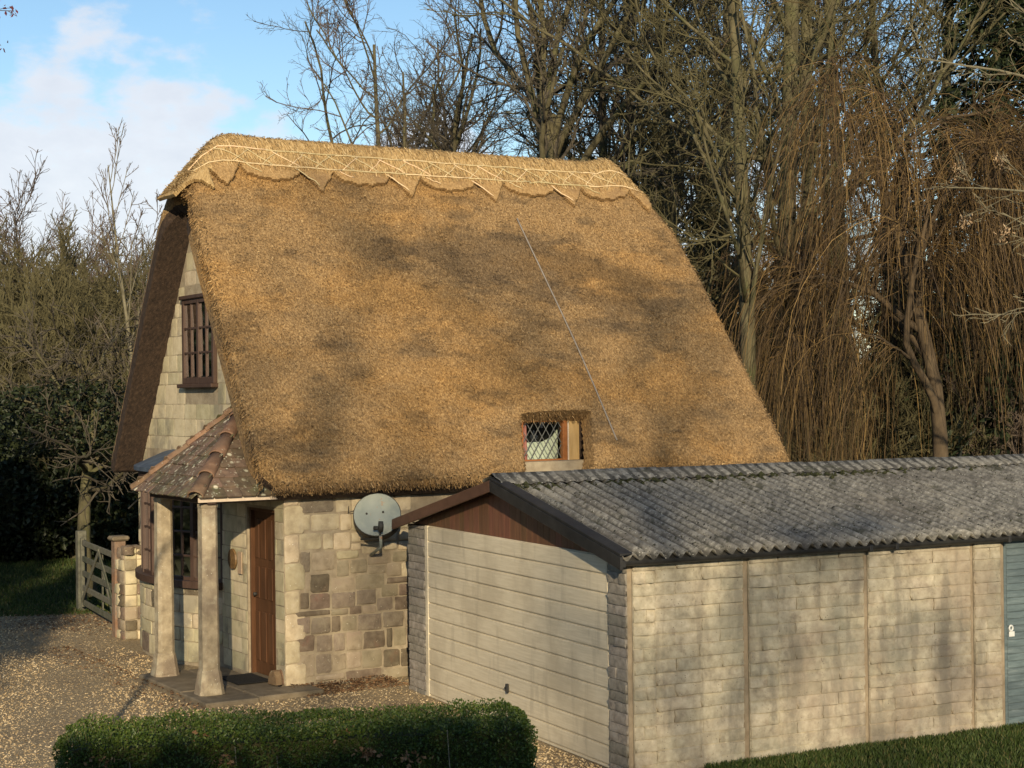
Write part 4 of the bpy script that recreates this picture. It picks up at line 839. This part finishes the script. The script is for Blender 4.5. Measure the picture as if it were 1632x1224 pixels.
    part('verge_capping',V,np.array([[0,1,2,3],[7,6,5,4],[0,4,5,1],[1,5,6,2],[2,6,7,3],[3,7,4,0]]),M['black_trim'],g)
    V=[];n=9
    for u_ in (-.13,GL+.2):
        for t in np.linspace(PI,2*PI,n): V.append((u_,-.105+.052*math.cos(t),2.0+.052*math.sin(t)-.012))
        for t in np.linspace(2*PI,PI,n): V.append((u_,-.105+.045*math.cos(t),2.0+.045*math.sin(t)-.012))
    k=2*n; part('gutter',V,[np.array([[i,(i+1)%k,k+(i+1)%k,k+i] for i in range(k)]),np.array([list(range(k))[::-1],[k+i for i in range(k)]])],M['black_trim'],g)
    for u_ in (-.12,2.68,3.0,4.46): bbox('gutter_clip',(u_-.02,u_+.02,-.165,-.03,1.93,1.995),M['black_trim'],g,.006)
    bbox('eaves_board',(-.1,GL,-.045,-.02,1.93,2.03),M['black_trim'],g,.004)
build_garage()

# ------------------------------------------------------------------ hedge
def build_hedge():
    q=rng(81); a=np.array([-3.36,12.35]); b=np.array([.06,12.86]); h=empty('box_hedge',((a[0]+b[0])/2,(a[1]+b[1])/2,0),math.atan2(b[1]-a[1],b[0]-a[0])); tag(h,'clipped green box hedge in the foreground before the garage door','hedge')
    L_=np.linalg.norm(b-a)/2; D=.42; H=1.07
    n=64000; f=q.choice(5,n,p=[.42,.30,.12,.06,.10]); x=q.uniform(-L_,L_,n); y=q.uniform(-D,D,n); z=q.uniform(.25,H,n)
    x=np.where(f==2,L_,np.where(f==3,-L_,x)); y=np.where(f==0,-D,np.where(f==4,D,y)); z=np.where(f==1,H,z)
    P=np.stack([x,y,z],1); bum=.05*vnoise(x*5,z*7+y*6,5)+.03*vnoise(x*15,z*17+y*16,6); nrm=np.zeros((n,3)); nrm[f==0]=(0,-1,0); nrm[f==1]=(0,0,1); nrm[f==2]=(1,0,0); nrm[f==3]=(-1,0,0); nrm[f==4]=(0,1,0)
    # rounded corners
    ex=np.clip((np.abs(x)-(L_-.08))/.08,0,1); ez=np.clip((z-(H-.05))/.05,0,1); P=P*np.stack([1-.012*ez,1-.07*ez*(f!=1),1-.03*ex*(f==1)-.03*ex*ez],1)
    P+=nrm*(bum+q.uniform(-.06,.02,n))[:,None]
    A=nrm*.45+rdir(q,n)+np.array([0,0,.35]); A/=np.linalg.norm(A,axis=1,keepdims=True); B=np.cross(A,rdir(q,n)); B/=np.linalg.norm(B,axis=1,keepdims=True)+1e-9; s=q.uniform(.008,.017,(n,1))
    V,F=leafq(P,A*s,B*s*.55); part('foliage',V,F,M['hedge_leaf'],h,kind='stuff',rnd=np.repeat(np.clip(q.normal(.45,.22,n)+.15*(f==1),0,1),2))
    part('dark_core',*boxes([(-L_+.09,L_-.09,-D+.09,D-.09,0,H-.09)]),M['earth'],h)  # plain dark block inside the leaves, standing for the shade there
    for xx,yy,zt in ((-.45,-.44,.98),(-.15,-.44,.9),(1.10,-.45,1.04),(.62,-.45,.8),(-1.2,-.44,.9)):
        tube('bare_twig',[(xx,yy,.3),(xx+.01,yy-.01,.6),(xx-.015,yy,zt)],[.006,.005,.003],M['bark_pale'],h,5)
    # stray shoots above the clipped top
    n=90; P=np.stack([q.uniform(-L_,L_,n),q.uniform(-D,D*.6,n),np.full(n,H-.02)],1); tp=P+np.stack([q.normal(0,.02,n),q.normal(0,.02,n),q.uniform(.03,.09,n)],1); V,F=tubes(np.stack([P,(P+tp)/2,tp],1),np.full((n,3),.0018),3); part('shoots',V,F,M['twig_olive'],h,kind='stuff')
    # a few dead leaves caught in it
    n=160; k=q.integers(0,9,n); cx=q.uniform(-L_,L_,9)[k]+q.normal(0,.05,n); cz=q.uniform(.8,1.05,9)[k]+q.normal(0,.02,n); P=np.stack([cx,-D-.03+0*cx+np.where(cz>1.0,.1,0),cz],1); A=rdir(q,n)*.02; B=rdir(q,n)*.014; V,F=leafq(P,A,B); part('dead_leaves',V,F,M['leaf_litter'],h,kind='stuff',rnd=np.repeat(q.uniform(.5,1,n),2))
build_hedge()

# ------------------------------------------------------------------ gate and its posts
def build_gate():
    q=rng(91); G=M['gate_wood']
    p0=HC+HU*-.12+HV*5.72; p1=HC+HU*.22+HV*8.75; d=p1-p0; L_=np.linalg.norm(d)
    g=empty('field_gate',tuple(p0),math.atan2(d[1],d[0])); tag(g,'weathered wooden five bar gate standing beside the cottage','gate')
    for k,z in enumerate((.16,.40,.64,.88,1.14)): bbox('rail',(.10,L_-.08,-.018,.018,z-.045,z+.045),G,g,.006)
    bbox('hanging_stile',(.0,.095,-.032,.032,.08,1.26),G,g,.01); bbox('closing_stile',(L_-.078,L_,-.03,.03,.08,1.22),G,g,.01)
    beam('brace',(.12,.028,.2),(L_*.5,.028,1.10),.02,.075,G,g,.005); beam('brace',(L_-.12,.028,.2),(L_*.5,.028,1.12),.02,.075,G,g,.005); beam('brace',(L_*.5,-.028,.12),(L_*.5,-.028,1.16),.075,.018,G,g,.005,upv=(0,1,0)); beam('brace',(L_*.25,-.03,.18),(L_*.62,-.03,1.08),.018,.07,G,g,.004)
    for p,h,m,lab,w in ((HC+HU*-.22+HV*5.52,1.42,'rust_post','square brown gatepost with stone cap against the cottage wall',.085),(HC+HU*.26+HV*8.93,1.32,'gate_wood','far grey wooden gatepost at the free end of the gate',.075)):
        t=empty('gatepost',tuple(p),YAWH); tag(t,lab,'gatepost'); bbox('post',(-w,w,-w,w,-.1,h),M[m],t,.012)
        if m=='rust_post': bbox('cap',(-w-.045,w+.05,-w-.045,w+.05,h,h+.07),M['slab'],t,.025)
    # stub of wall between post and cottage
    w=empty('stub_wall',tuple(HC+HU*-.1+HV*5.42),YAWH); tag(w,'ragged stub of stone wall joining gatepost and cottage corner','wall')
    V,F=boxes([(-.16,.3,-.28,.06,-.1,1.26)]); cr=part('core',V,F,M['mortar'],w); z=0
    while z<1.30:
        h=q.uniform(.1,.2)
        for a,b in ((-.16,.02),(.02,.2)): 
            put_stone(cr,q.choice(['stone_brown','stone_drab','ashlar']),q,((a+b)/2,-.275+.0,z+h/2),(0,-1,0),b-a-.01,h-.01,q.uniform(.02,.05))
        for a,b in ((-.28,-.1),(-.1,.06)):
            put_stone(cr,q.choice(['stone_brown','stone_drab','ashlar']),q,(-.155,(a+b)/2,z+h/2),(-1,0,0),b-a-.01,h-.01,q.uniform(.02,.05))
        z+=h
    for k in range(4): put_stone(cr,'stone_brown',q,(-.1+.1*k,-.2+.08*(k%2),1.30),(0,-1,0),.17,.14,.16)
build_gate()

# ------------------------------------------------------------------ trees
def spawn(q,P,R,k,t0,t1,ang,angv,lenf,npts,wob,upw,rr,rmin,lenabs=None,tip=.35,short=.45):
    N,n,_=P.shape; t=(t0+(t1-t0)*((np.arange(k)[None]+q.random((N,k)))/k)); f=t*(n-1); i=np.minimum(f.astype(int),n-2); w=(f-i)[...,None]
    I=np.arange(N)[:,None]; pos=P[I,i]*(1-w)+P[I,i+1]*w; T=P[I,i+1]-P[I,i]; T/=np.linalg.norm(T,axis=-1,keepdims=True)+1e-9
    rad=R[I,i]*(1-w[...,0])+R[I,i+1]*w[...,0]; Lp=np.linalg.norm(np.diff(P,axis=1),axis=2).sum(1)[:,None]
    ln=Lp*lenf*q.uniform(.65,1.25,(N,k))*(1-short*t) if lenabs is None else q.uniform(.6,1.3,(N,k))*lenabs
    pos,T,rad,ln=pos.reshape(-1,3),T.reshape(-1,3),rad.reshape(-1),ln.reshape(-1); M_=len(pos)
    pe=np.cross(T,rdir(q,M_)); pe/=np.linalg.norm(pe,axis=1,keepdims=True)+1e-9; a=np.abs(q.normal(ang,angv,M_))[:,None]; d=np.cos(a)*T+np.sin(a)*pe
    out=[pos]; st=(ln/(npts-1))[:,None]
    for s in range(npts-1):
        d=d+wob*q.normal(size=(M_,3))+np.array([0,0,upw]); d/=np.linalg.norm(d,axis=1,keepdims=True); out.append(out[-1]+d*st)
    r0=np.maximum(rad*rr,rmin); RR=np.maximum(r0[:,None]*np.linspace(1,tip,npts)[None],rmin*.7); return np.stack(out,1),RR
def trunk(q,h,r,lean=(0,0),n=12,wob=.03,top=.25,base=(0,0,0)):
    d=np.array([lean[0],lean[1],1.]); d/=np.linalg.norm(d); p=np.array(base,float); out=[p]
    for s in range(n-1): d=d+wob*q.normal(size=3); d/=np.linalg.norm(d); p=p+d*h/(n-1); out.append(p)
    R=r*np.linspace(1,top,n); R[0]*=1.35; return np.array(out)[None],R[None]
def mktree(name,levels,sides,bark,twig,split=2):
    """levels: list of (P,R); the first `split` make the trunk mesh, the others the crown mesh"""
    A=joinvf([tubes(P,R,s) for (P,R),s in zip(levels[:split],sides)]); B=joinvf([tubes(P,R,s) for (P,R),s in zip(levels[split:],sides[split:])])
    return mesh(name+'_trunk',*A,bark,smooth=True), mesh(name+'_crown',*B,twig)
def place(name,meshes,loc,rz,sc,label,cat='tree',group=None,names=('trunk','crown')):
    t=empty(name,loc,rz); t.scale=(sc,)*3 if np.isscalar(sc) else sc; tag(t,label,cat,group)
    for nm,me in zip(names,meshes):
        if me is not None: ob(nm,me,t)
    return t
def bare(seed,h=17,r=.34,limbs=13,t0=.35,ang=.95,rm=.011,k=(8,7,6),up=.05,lean=(0,0),lf=.55,twig='twig_grey',bark='bark_green',split=2,wob=.13,tw=.03,lr=.5,top=.25,sh=.45):
    q=rng(seed); L0=trunk(q,h,r,lean,12,tw,top); L1=spawn(q,*L0,limbs,t0,1.,ang,.2,lf,11,wob,up,lr,.03,short=sh); L2=spawn(q,*L1,k[0],.2,1.,.75,.22,.5,8,.17,up*.9,.55,.018); L3=spawn(q,*L2,k[1],.15,1.,.75,.25,.5,6,.2,.04,.6,rm); L4=spawn(q,*L3,k[2],.15,1.,.7,.25,.5,4,.22,.05,.7,rm*.72)
    return mktree('bare',[L0,L1,L2,L3,L4],[10,7,5,4,3],M[bark],M[twig],split)
def leafcloud(q,n,c,rad,size,m,name,shell_=.55,lump=.25,flat=.6,cone=0.):
    d=rdir(q,n); rr=(q.random(n)**.33)*(1-shell_)+shell_; rr*=1+lump*vnoise(d[:,0]*5,d[:,1]*5+d[:,2]*6,int(q.integers(90)))+.4*lump*vnoise(d[:,0]*13,d[:,1]*13+d[:,2]*14,int(q.integers(90)))
    P=d*rr[:,None]
    if cone: P[:,:2]*=(1-cone*(P[:,2:3]*.5+.5))
    P=P*np.array(rad)+np.array(c); A=rdir(q,n); A[:,2]-=.2; A/=np.linalg.norm(A,axis=1,keepdims=True); B=np.cross(A,rdir(q,n)); B/=np.linalg.norm(B,axis=1,keepdims=True)+1e-9; s=q.uniform(.6,1.4,(n,1))*size
    V,F=leafq(P,A*s,B*s*flat); return mesh(name,V,F,m,rnd=np.repeat(q.random(n),2))

def px(x,d,zoff=0.): return ((x-816)/2650*d, d, zoff)
# three kinds of bare tree
T_A=bare(101,9.6,.25,12,.62,.62,.008,(9,8,7),.045,(-.02,0),.82,wob=.13,lr=.55,top=.6,sh=.15)
T_B=bare(102,19,.18,22,.20,.8,.009,(9,7,6),.06,(.0,0),.34,'twig_olive',tw=.010,lr=.38)
T_C=bare(103,13,.17,16,.25,.9,.009,(8,7,6),.05,(-.05,0),.5,'twig_purple')
place('bare_tree',T_A,px(838,36),2.2,1.,'large bare tree with spreading limbs behind the middle of the thatched ridge',group='bare trees behind the cottage')
place('bare_tree',T_A,px(676,43),1.6,(.85,.85,.82),'bare tree with curved stems rising behind the left half of the ridge',group='bare trees behind the cottage')
place('bare_tree',T_A,px(655,50),3.6,(.88,.88,.9),'far bare tree whose fine twigs show left above the ridge',group='bare trees behind the cottage')
place('bare_tree',T_C,px(640,46),5.2,(.95,.95,1.02),'leftmost bare tree crown above the thatched ridge',group='bare trees behind the cottage')
for i,(x,d,rz,s,lab) in enumerate(((972,40,.5,.95,'bare tree just left of the ridge end among the dense crowns'),(1010,44,3.3,1.05,'bare tree standing behind the right end of the thatched ridge'),(1090,37,1.8,.9,'bare tree close beside the right slope of the thatch'),
        (1196,31,2.6,.95,'mossy green trunk standing nearest right of the thatched roof'),(1246,33,4.1,1.25,'thick straight pale trunk towering right of the roof'),(1296,36,.2,1.1,'straight trunk second right of the thick pale one'),(1150,50,3.9,1.15,'far bare tree filling the gap left of the mossy trunk'),(1425,50,2.2,1.1,'far bare tree filling the gap above the left willow'),(1355,40,1.2,1.1,'bare trunk half hidden behind the golden willow strands'),(1500,42,5.6,1.1,'bare tree deep behind the weeping willow'))):
    place('tall_bare_tree',T_B,px(x,d),rz,s,lab,group='tall bare trees on the right')
for i,(x,d,rz,s,lab) in enumerate(((1035,52,1.,1.2,'far purplish bare tree behind the ridge end'),(1220,54,2.,1.3,'far purplish bare tree between the straight trunks'),(1330,52,4.,1.25,'far purplish bare tree behind the golden willow'),(1060,55,5.,1.3,'far purplish bare tree above the right slope'))):
    place('bare_tree',T_C,px(x,d),rz,s,lab,group='far bare trees on the right')
# sapling with pale stem, left
q=rng(120); L0=trunk(q,8.0,.075,(-.05,0),14,.025,.12); L1=spawn(q,*L0,15,.38,.97,.42,.1,.24,8,.05,.06,.45,.009); L2=spawn(q,*L1,6,.2,1.,.5,.2,.42,6,.07,.05,.55,.007); L3=spawn(q,*L2,4,.2,1,.55,.2,.5,4,.1,.04,.7,.006)
SAP=mktree('sapling',[L0,L1,L2,L3],[8,5,4,3],M['bark_pale'],M['twig_purple'],2)
place('sapling',SAP,px(242,31),.3,1.0,'tall slim pale sapling just left of the roof peak','tree')
# shrubs of the left thicket: many stems from the ground
def thicket(seed,h,n,twig,rm=.010):
    q=rng(seed); P=[];R=[]
    for i in range(n):
        a=q.uniform(0,6.28); p,r=trunk(q,h*q.uniform(.65,1.05),q.uniform(.03,.06),(math.cos(a)*q.uniform(.05,.4),math.sin(a)*q.uniform(.05,.4)),9,.07,.25,(math.cos(a)*.3,math.sin(a)*.3,0)); P.append(p);R.append(r)
    L0=(np.concatenate(P),np.concatenate(R)); L1=spawn(q,*L0,14,.15,1.,.55,.2,.42,7,.12,.05,.6,.014); L2=spawn(q,*L1,8,.1,1.,.6,.25,.45,5,.16,.04,.6,rm); L3=spawn(q,*L2,6,.2,1.,.6,.25,.6,4,.18,.03,.7,rm*.75)
    return mktree('thicket',[L0,L1,L2,L3],[6,4,3,3],M['bark_green'],M[twig],1)
TH1=thicket(130,7.2,8,'twig_purple'); TH2=thicket(131,6.0,9,'twig_olive')
for i,(x,d,s,k,lab) in enumerate(((-20,46,1.10,0,'purplish bare shrub at the left edge of the far thicket'),(30,49,1.22,0,'tall purplish bare shrub second from the left edge'),(75,47,1.12,0,'purplish bare shrub third from the left edge'),(120,48,1.18,0,'purplish bare shrub in the middle of the far thicket'),(165,46,1.08,0,'purplish bare shrub left below the pale sapling'),(215,47,1.06,0,'purplish bare shrub right behind the pale sapling'),(275,47,1.05,0,'purplish bare shrub partly behind the roof verge'),(50,54,1.35,0,'farthest purplish bare shrub showing through near the left edge'),(145,54,1.32,0,'farthest purplish bare shrub showing through left of the sapling'),
        (10,40,1.12,1,'olive twiggy shrub low at the left edge'),(60,41,1.2,1,'olive twiggy shrub left of the sapling foot'),(110,39,1.12,1,'olive twiggy shrub midway between left edge and sapling'),(150,41,1.18,1,'olive twiggy shrub between thicket and sapling'),(215,40,1.1,1,'olive twiggy shrub right behind the dark verge'),(-50,42,1.2,1,'olive twiggy shrub running out of the left side'),(40,37.5,.95,1,'nearest olive twiggy shrub above the dark bushes'),(120,37,.95,1,'nearest olive twiggy shrub left of the gate tree'),(190,38,1.0,1,'nearest olive twiggy shrub beside the cottage verge'))):
    place('thicket_shrub',(TH1,TH2)[k],px(x,d),i*1.7,s,lab,'shrub','bare shrubs of the left thicket',names=('stems','crown'))
# dark evergreens
q=rng(140)
EV=[leafcloud(q,17000,(0,0,1.7),(2.4,2.0,1.9),.07,M['dark_leaf'],'evergreen',.6,.22),leafcloud(q,15000,(0,0,2.2),(2.0,1.8,2.4),.07,M['olive_leaf'],'evergreen',.5,.28)]
def core(r,c,m):
    bm=bmesh.new(); bmesh.ops.create_icosphere(bm,subdivisions=3,radius=1); 
    for v in bm.verts:
        k=1+.12*math.sin(v.co.x*5+v.co.z*4)+.1*math.sin(v.co.y*7+v.co.x*3); v.co=Vector((v.co.x*r[0]*k+c[0],v.co.y*r[1]*k+c[1],v.co.z*r[2]*k+c[2]))
    me=bpy.data.meshes.new('core'); bm.to_mesh(me); bm.free(); me.materials.append(m); return me
CORE=[core((1.7,1.4,1.35),(0,0,1.55),M['moss']),core((1.3,1.2,1.7),(0,0,1.9),M['moss'])]
for i,(x,d,k,s,lab) in enumerate(((-10,36.5,0,.86,'dark evergreen bush at the left edge behind the lawn'),(70,37.5,0,.92,'broad dark evergreen bush behind the lawn left of the gate'),(150,38,0,.95,'dark evergreen bush directly behind the gate'),(215,37,0,.9,'dark evergreen bush beside the cottage verge'),(-40,41,1,.85,'olive evergreen bush rising above the left edge'),(110,42,1,.8,'olive evergreen bush above the dark bushes'),
       )):
    place('evergreen_bush',(EV[k],CORE[k]),px(x,d),i*2.1,s,lab,'bush','evergreen bushes behind the lawn',names=('foliage','inner_mass'))
# twiggy yew-like tree whose trunk stands behind the gate
q=rng(150); L0=trunk(q,4.2,.15,(-.12,0),9,.06,.3); L1=spawn(q,*L0,16,.45,1.,1.1,.25,.75,8,.14,.0,.55,.02); L2=spawn(q,*L1,9,.2,1.,.8,.25,.5,6,.18,-.02,.6,.012); L3=spawn(q,*L2,6,.15,1.,.8,.25,.5,4,.2,-.03,.7,.010)
tr=mktree('gate_tree',[L0,L1,L2,L3],[9,5,4,3],M['bark_green'],M['twig_grey'],2); lf=leafcloud(q,7000,(-.3,0,3.1),(1.9,1.6,.75),.045,M['dark_leaf'],'leaf',.4,.3)
place('gate_tree',tr+(lf,),px(136,29.5),0,1.,'low dark tree with bare trunk standing right behind the gate','tree',names=('trunk','crown','foliage'))
# dark conifers and undergrowth, right
q=rng(160); L0=trunk(q,15,.22,(0,0),8,.01,.15); CT=mesh('conifer_trunk',*tubes(*L0,8),M['bark_green']); 
def conifer(seed,h,r,n):
    q=rng(seed); k=46; P=[];A_=[]
    z=np.linspace(.08,1,k)**.9*h; V=[];F=[]; C=[];D=[]
    for i in range(k):
        for j in range(9):
            a=q.uniform(0,6.28); L=r*(1-z[i]/h)**.8*q.uniform(.7,1.1)+.15; m=int(n/(k*9)); t=q.random(m)**.7; c=np.stack([math.cos(a)*L*t,math.sin(a)*L*t,z[i]-L*.35*t**1.5+0*t],1)+q.normal(0,.10,(m,3)); C.append(c); D.append(np.tile([math.cos(a),math.sin(a),-.6],(m,1)))
    C=np.concatenate(C); D=np.concatenate(D)+.6*rdir(q,len(C)); D/=np.linalg.norm(D,axis=1,keepdims=True); B=np.cross(D,rdir(q,len(C))); B/=np.linalg.norm(B,axis=1,keepdims=True)+1e-9; s=q.uniform(.06,.14,(len(C),1)); V,F=leafq(C,D*s,B*s*.35); return mesh('conifer',V,F,M['dark_leaf'],rnd=np.repeat(q.random(len(C)),2))
CON=conifer(161,15,2.9,24000)
for x,d,s,lab in ((1600,34,1.05,'dark conifer at the upper right corner'),(1045,52,.72,'dark conifer seen behind the right slope of the thatch'),(1130,50,.7,'dark conifer between the right slope and the mossy trunk'),(1440,48,.66,'dark conifer glimpsed deep behind the willow'),(1690,37,1.05,'dark conifer running out of the right side')):
    place('conifer',(CT,CON),px(x,d),x*.7,s,lab,'conifer','dark conifers on the right',names=('trunk','foliage'))
for i,(x,d,s,k,lab) in enumerate(((1140,38,1.2,0,'dark bush low beside the right end of the thatch'),(1235,37,1.05,0,'dark bush low behind the nearest willow curtain'),(1330,38,1.15,0,'dark bush behind the left willow curtain'),(1420,37,1.1,0,'dark bush between the two willow curtains'),(1515,38,1.2,0,'dark bush behind the broad right willow curtain'),(1610,37,1.15,0,'dark bush at the right edge above the garage roof'),(1050,46,1.5,0,'tall dark bush hidden mostly behind the thatch slope'),(1180,47,1.55,1,'olive bush between trunks right of the thatch'),(1560,46,1.6,1,'olive bush deep at the right edge'))):
    place('evergreen_bush',(EV[k],CORE[k]),px(x,d),i*1.3+.4,s,lab,'bush','evergreen bushes on the right',names=('foliage','inner_mass'))
for i,(x,d,s,k,lab) in enumerate(((1105,41,1.15,1,'olive twiggy shrub right against the thatch slope'),(1290,33,.85,1,'twiggy shrub under the left willow curtain'),(1400,36,1.05,0,'purplish twiggy shrub between the willow curtains'),(1500,34,.95,1,'twiggy shrub under the right willow curtain'),(1600,34,1.0,0,'purplish twiggy shrub at the right edge'))):
    place('thicket_shrub',(TH1,TH2)[k],px(x,d),i*2.2,s,lab,'shrub','bare shrubs under the willow',names=('stems','crown'))
# weeping willow
def willow(seed,h,r,limbs,ns,droplen,spread):
    q=rng(seed); L0=trunk(q,h,r,(.03,0),10,.05,.35); L1=spawn(q,*L0,limbs,.35,1.,.8,.2,.62,12,.12,-.02,.6,.04,short=.2); L2=spawn(q,*L1,6,.25,1.,.8,.25,.42,8,.16,-.05,.55,.016)
    # hanging strands from the branch ends
    P,R=spawn(q,*L2,ns,.2,1.,.8,.4,1.,9,.03,-.42,.3,.007,lenabs=droplen,tip=.5); P[:,1:,:2]+=np.cumsum(q.normal(0,.035,P[:,1:,:2].shape),1)
    R=np.broadcast_to(np.linspace(.0068,.0034,9)[None],R.shape)*q.uniform(.7,1.25,(len(R),1))
    A=joinvf([tubes(*L0,9),tubes(*L1,7),tubes(*L2,4)]); B=tubes(P,R,3); tone=np.repeat(np.clip(q.normal(.5,.23,len(P)),0,1),24)
    return mesh('willow_trunk',*A,M['willow_bark'],smooth=True), mesh('willow_strands',*B,M['willow_strand'],rnd=tone)
W1=willow(170,8.5,.20,8,32,3.4,1.)
place('weeping_willow',W1,px(1505,29),.6,(.86,.86,.96),'weeping willow with golden hanging strands above the garage roof','willow','weeping willows on the right',names=('trunk','strands'))
place('weeping_willow',W1,px(1300,32),2.9,(.40,.40,.74),'smaller golden weeping willow between trunks and roof','willow','weeping willows on the right',names=('trunk','strands'))
place('weeping_willow',W1,px(1690,31),4.4,(.8,.8,.95),'brown weeping willow running out of the right side','willow','weeping willows on the right',names=('trunk','strands'))

# near branches on the right with dry seed clusters
def near_branches():
    q=rng(180); t=empty('alder_tree',px(1980,21.5)); tag(t,'pale bare branches with dry seed clusters reaching in at the right edge','branch')
    L0=trunk(q,11,.16,(0,0),10,.03,.3); V,F=tubes(*L0,8); part('trunk',V,F,M['bark_pale'],t,smooth=True)
    P=[];R=[]
    for z0,L_,dz,dy in ((5.2,3.1,.12,.2),(6.1,3.6,.16,-.3),(4.6,2.6,.05,.3),(7.1,3.4,.2,.1),(3.9,2.9,.03,-.2)):
        p=np.array([0,0,z0]); d=np.array([-1,dy,dz]); out=[p]; 
        for s in range(11): d=d+q.normal(0,.09,3)+np.array([0,0,.02]); d/=np.linalg.norm(d); p=p+d*L_*1.25/11; out.append(p)
        P.append(out); R.append(np.linspace(.032,.008,12))
    L1=(np.array(P),np.array(R)); L2=spawn(q,*L1,9,.2,1.,.6,.2,.33,7,.12,.01,.6,.007); L3=spawn(q,*L2,5,.2,1.,.6,.2,.5,5,.14,.0,.7,.005); L4=spawn(q,*L3,3,.2,1.,.6,.2,.5,4,.14,.0,.7,.0045)
    A=joinvf([tubes(*L1,6),tubes(*L2,4),tubes(*L3,3),tubes(*L4,3)]); part('branches',*A,M['bark_pale'],t)
    C=[];
    for i in q.choice(len(L2[0]),13,replace=False): C.append(L2[0][i,-1]+np.array([0,0,-.06]))
    C=np.array(C)
    for c in C:
        n=46; P_=c+q.normal(0,1,(n,3))*np.array([.045,.045,.06]); A_=rdir(q,n)*.022; A_[:,2]-=.012; B_=rdir(q,n)*.012; V,F=leafq(P_,A_,B_); part('seed_cluster',V,F,M['seed'],t,kind='stuff',rnd=np.repeat(q.random(n),2))
near_branches()
# twig with dark red leaves reaching into the top left corner
def corner_twig():
    q=rng(190); b=px(-60,9.0); t=empty('red_leaf_tree',(b[0]-.5,9.0,0)); tag(t,'thin twigs with dark red leaves in the top left corner','branch'); x=b[0]-.5
    L0=trunk(q,5.2,.06,(0,0),8,.02,.4); V,F=tubes(*L0,7); part('trunk',V,F,M['bark_green'],t,smooth=True)
    L1=(np.array([[[0,0,5.1],[.2,0,5.42],[.42,0,5.58],[.62,0,5.64],[.80,.0,5.63]],[[0,0,5.0],[.2,0.02,5.35],[.4,0.0,5.5],[.58,.0,5.55],[.70,.02,5.49]]],float),np.array([[.02,.014,.008,.005,.003]]*2)); L2=spawn(q,*L1,5,.5,1.,.5,.2,.15,4,.1,-.05,.6,.0025)
    A=joinvf([tubes(*L1,5),tubes(*L2,3)]); part('twigs',*A,M['twig_purple'],t)
    C=np.concatenate([L2[0][:,-1],L2[0][:,2]]); n=len(C)*3; C=np.repeat(C,3,0)+q.normal(0,.012,(n,3)); A_=rdir(q,n)*.016; B_=rdir(q,n)*.009; V,F=leafq(C,A_,B_); part('leaves',V,F,M['rusty_leaf'],t,kind='stuff',rnd=np.repeat(q.random(n),2))
corner_twig()
# woodland to the left of the view, mirrored in the windows
for i,(x,y,rz,sc) in enumerate(((-17,30,1.,.95),(-21,25,2.5,1.),(-19,36,4.,1.05),(-24,19,5.,1.))):
    place('bare_tree',T_B,(x,y,0),rz,sc,'bare tree left of the view, %s along the drive'%('second','third','fourth','first')[i],group='bare trees left of the view')
    place('evergreen_bush',(EV[0],CORE[0]),(x+1.5,y-1.,0),rz,1.6,'evergreen bush left of the view, %s along the drive'%('second','third','fourth','first')[i],'bush','evergreens left of the view',names=('foliage','inner_mass'))
# unseen trees behind the photographer; evergreens and conifers added to shade hedge and drive
for i,(x,y,sx,sz) in enumerate(((-4.2,-6.,1.3,1.80),(-1.6,-6.,1.25,1.82),(1.0,-6.2,1.2,1.87),(3.6,-6.4,1.25,1.8),(6.3,-6.6,1.3,1.78))):
    place('evergreen_bush',(EV[0],CORE[0]),(x,y,0),i*1.1,(sx,sx,sz),'tall evergreen added for shade, unseen behind the viewpoint, %s from the left'%('first','second','third','fourth','fifth')[i],'bush','evergreens added for shade behind the viewpoint',names=('foliage','inner_mass'))
for i,(x,y,sc) in enumerate(((-5.0,-7,.92),(-8.2,-9,1.),(-6.6,-10,1.2))):  # unseen conifers added to shade the lawn and left gravel
    place('conifer',(CT,CON),(x,y,0),i*2.,sc,'conifer added for shade, unseen behind the viewpoint, %s of three'%('right','left','middle')[i],'conifer','conifers added for shade behind the viewpoint',names=('trunk','foliage'))
for i,(x,y,rz,sc,me) in enumerate(((6.0,-28,2.,1.0,T_B),(2.0,-30,.5,.93,T_B))):
    place('bare_tree',me,(x,y,0),rz,sc,'tall bare tree far behind the viewpoint, %s of two'%('right','left')[i],group='bare trees behind the viewpoint')
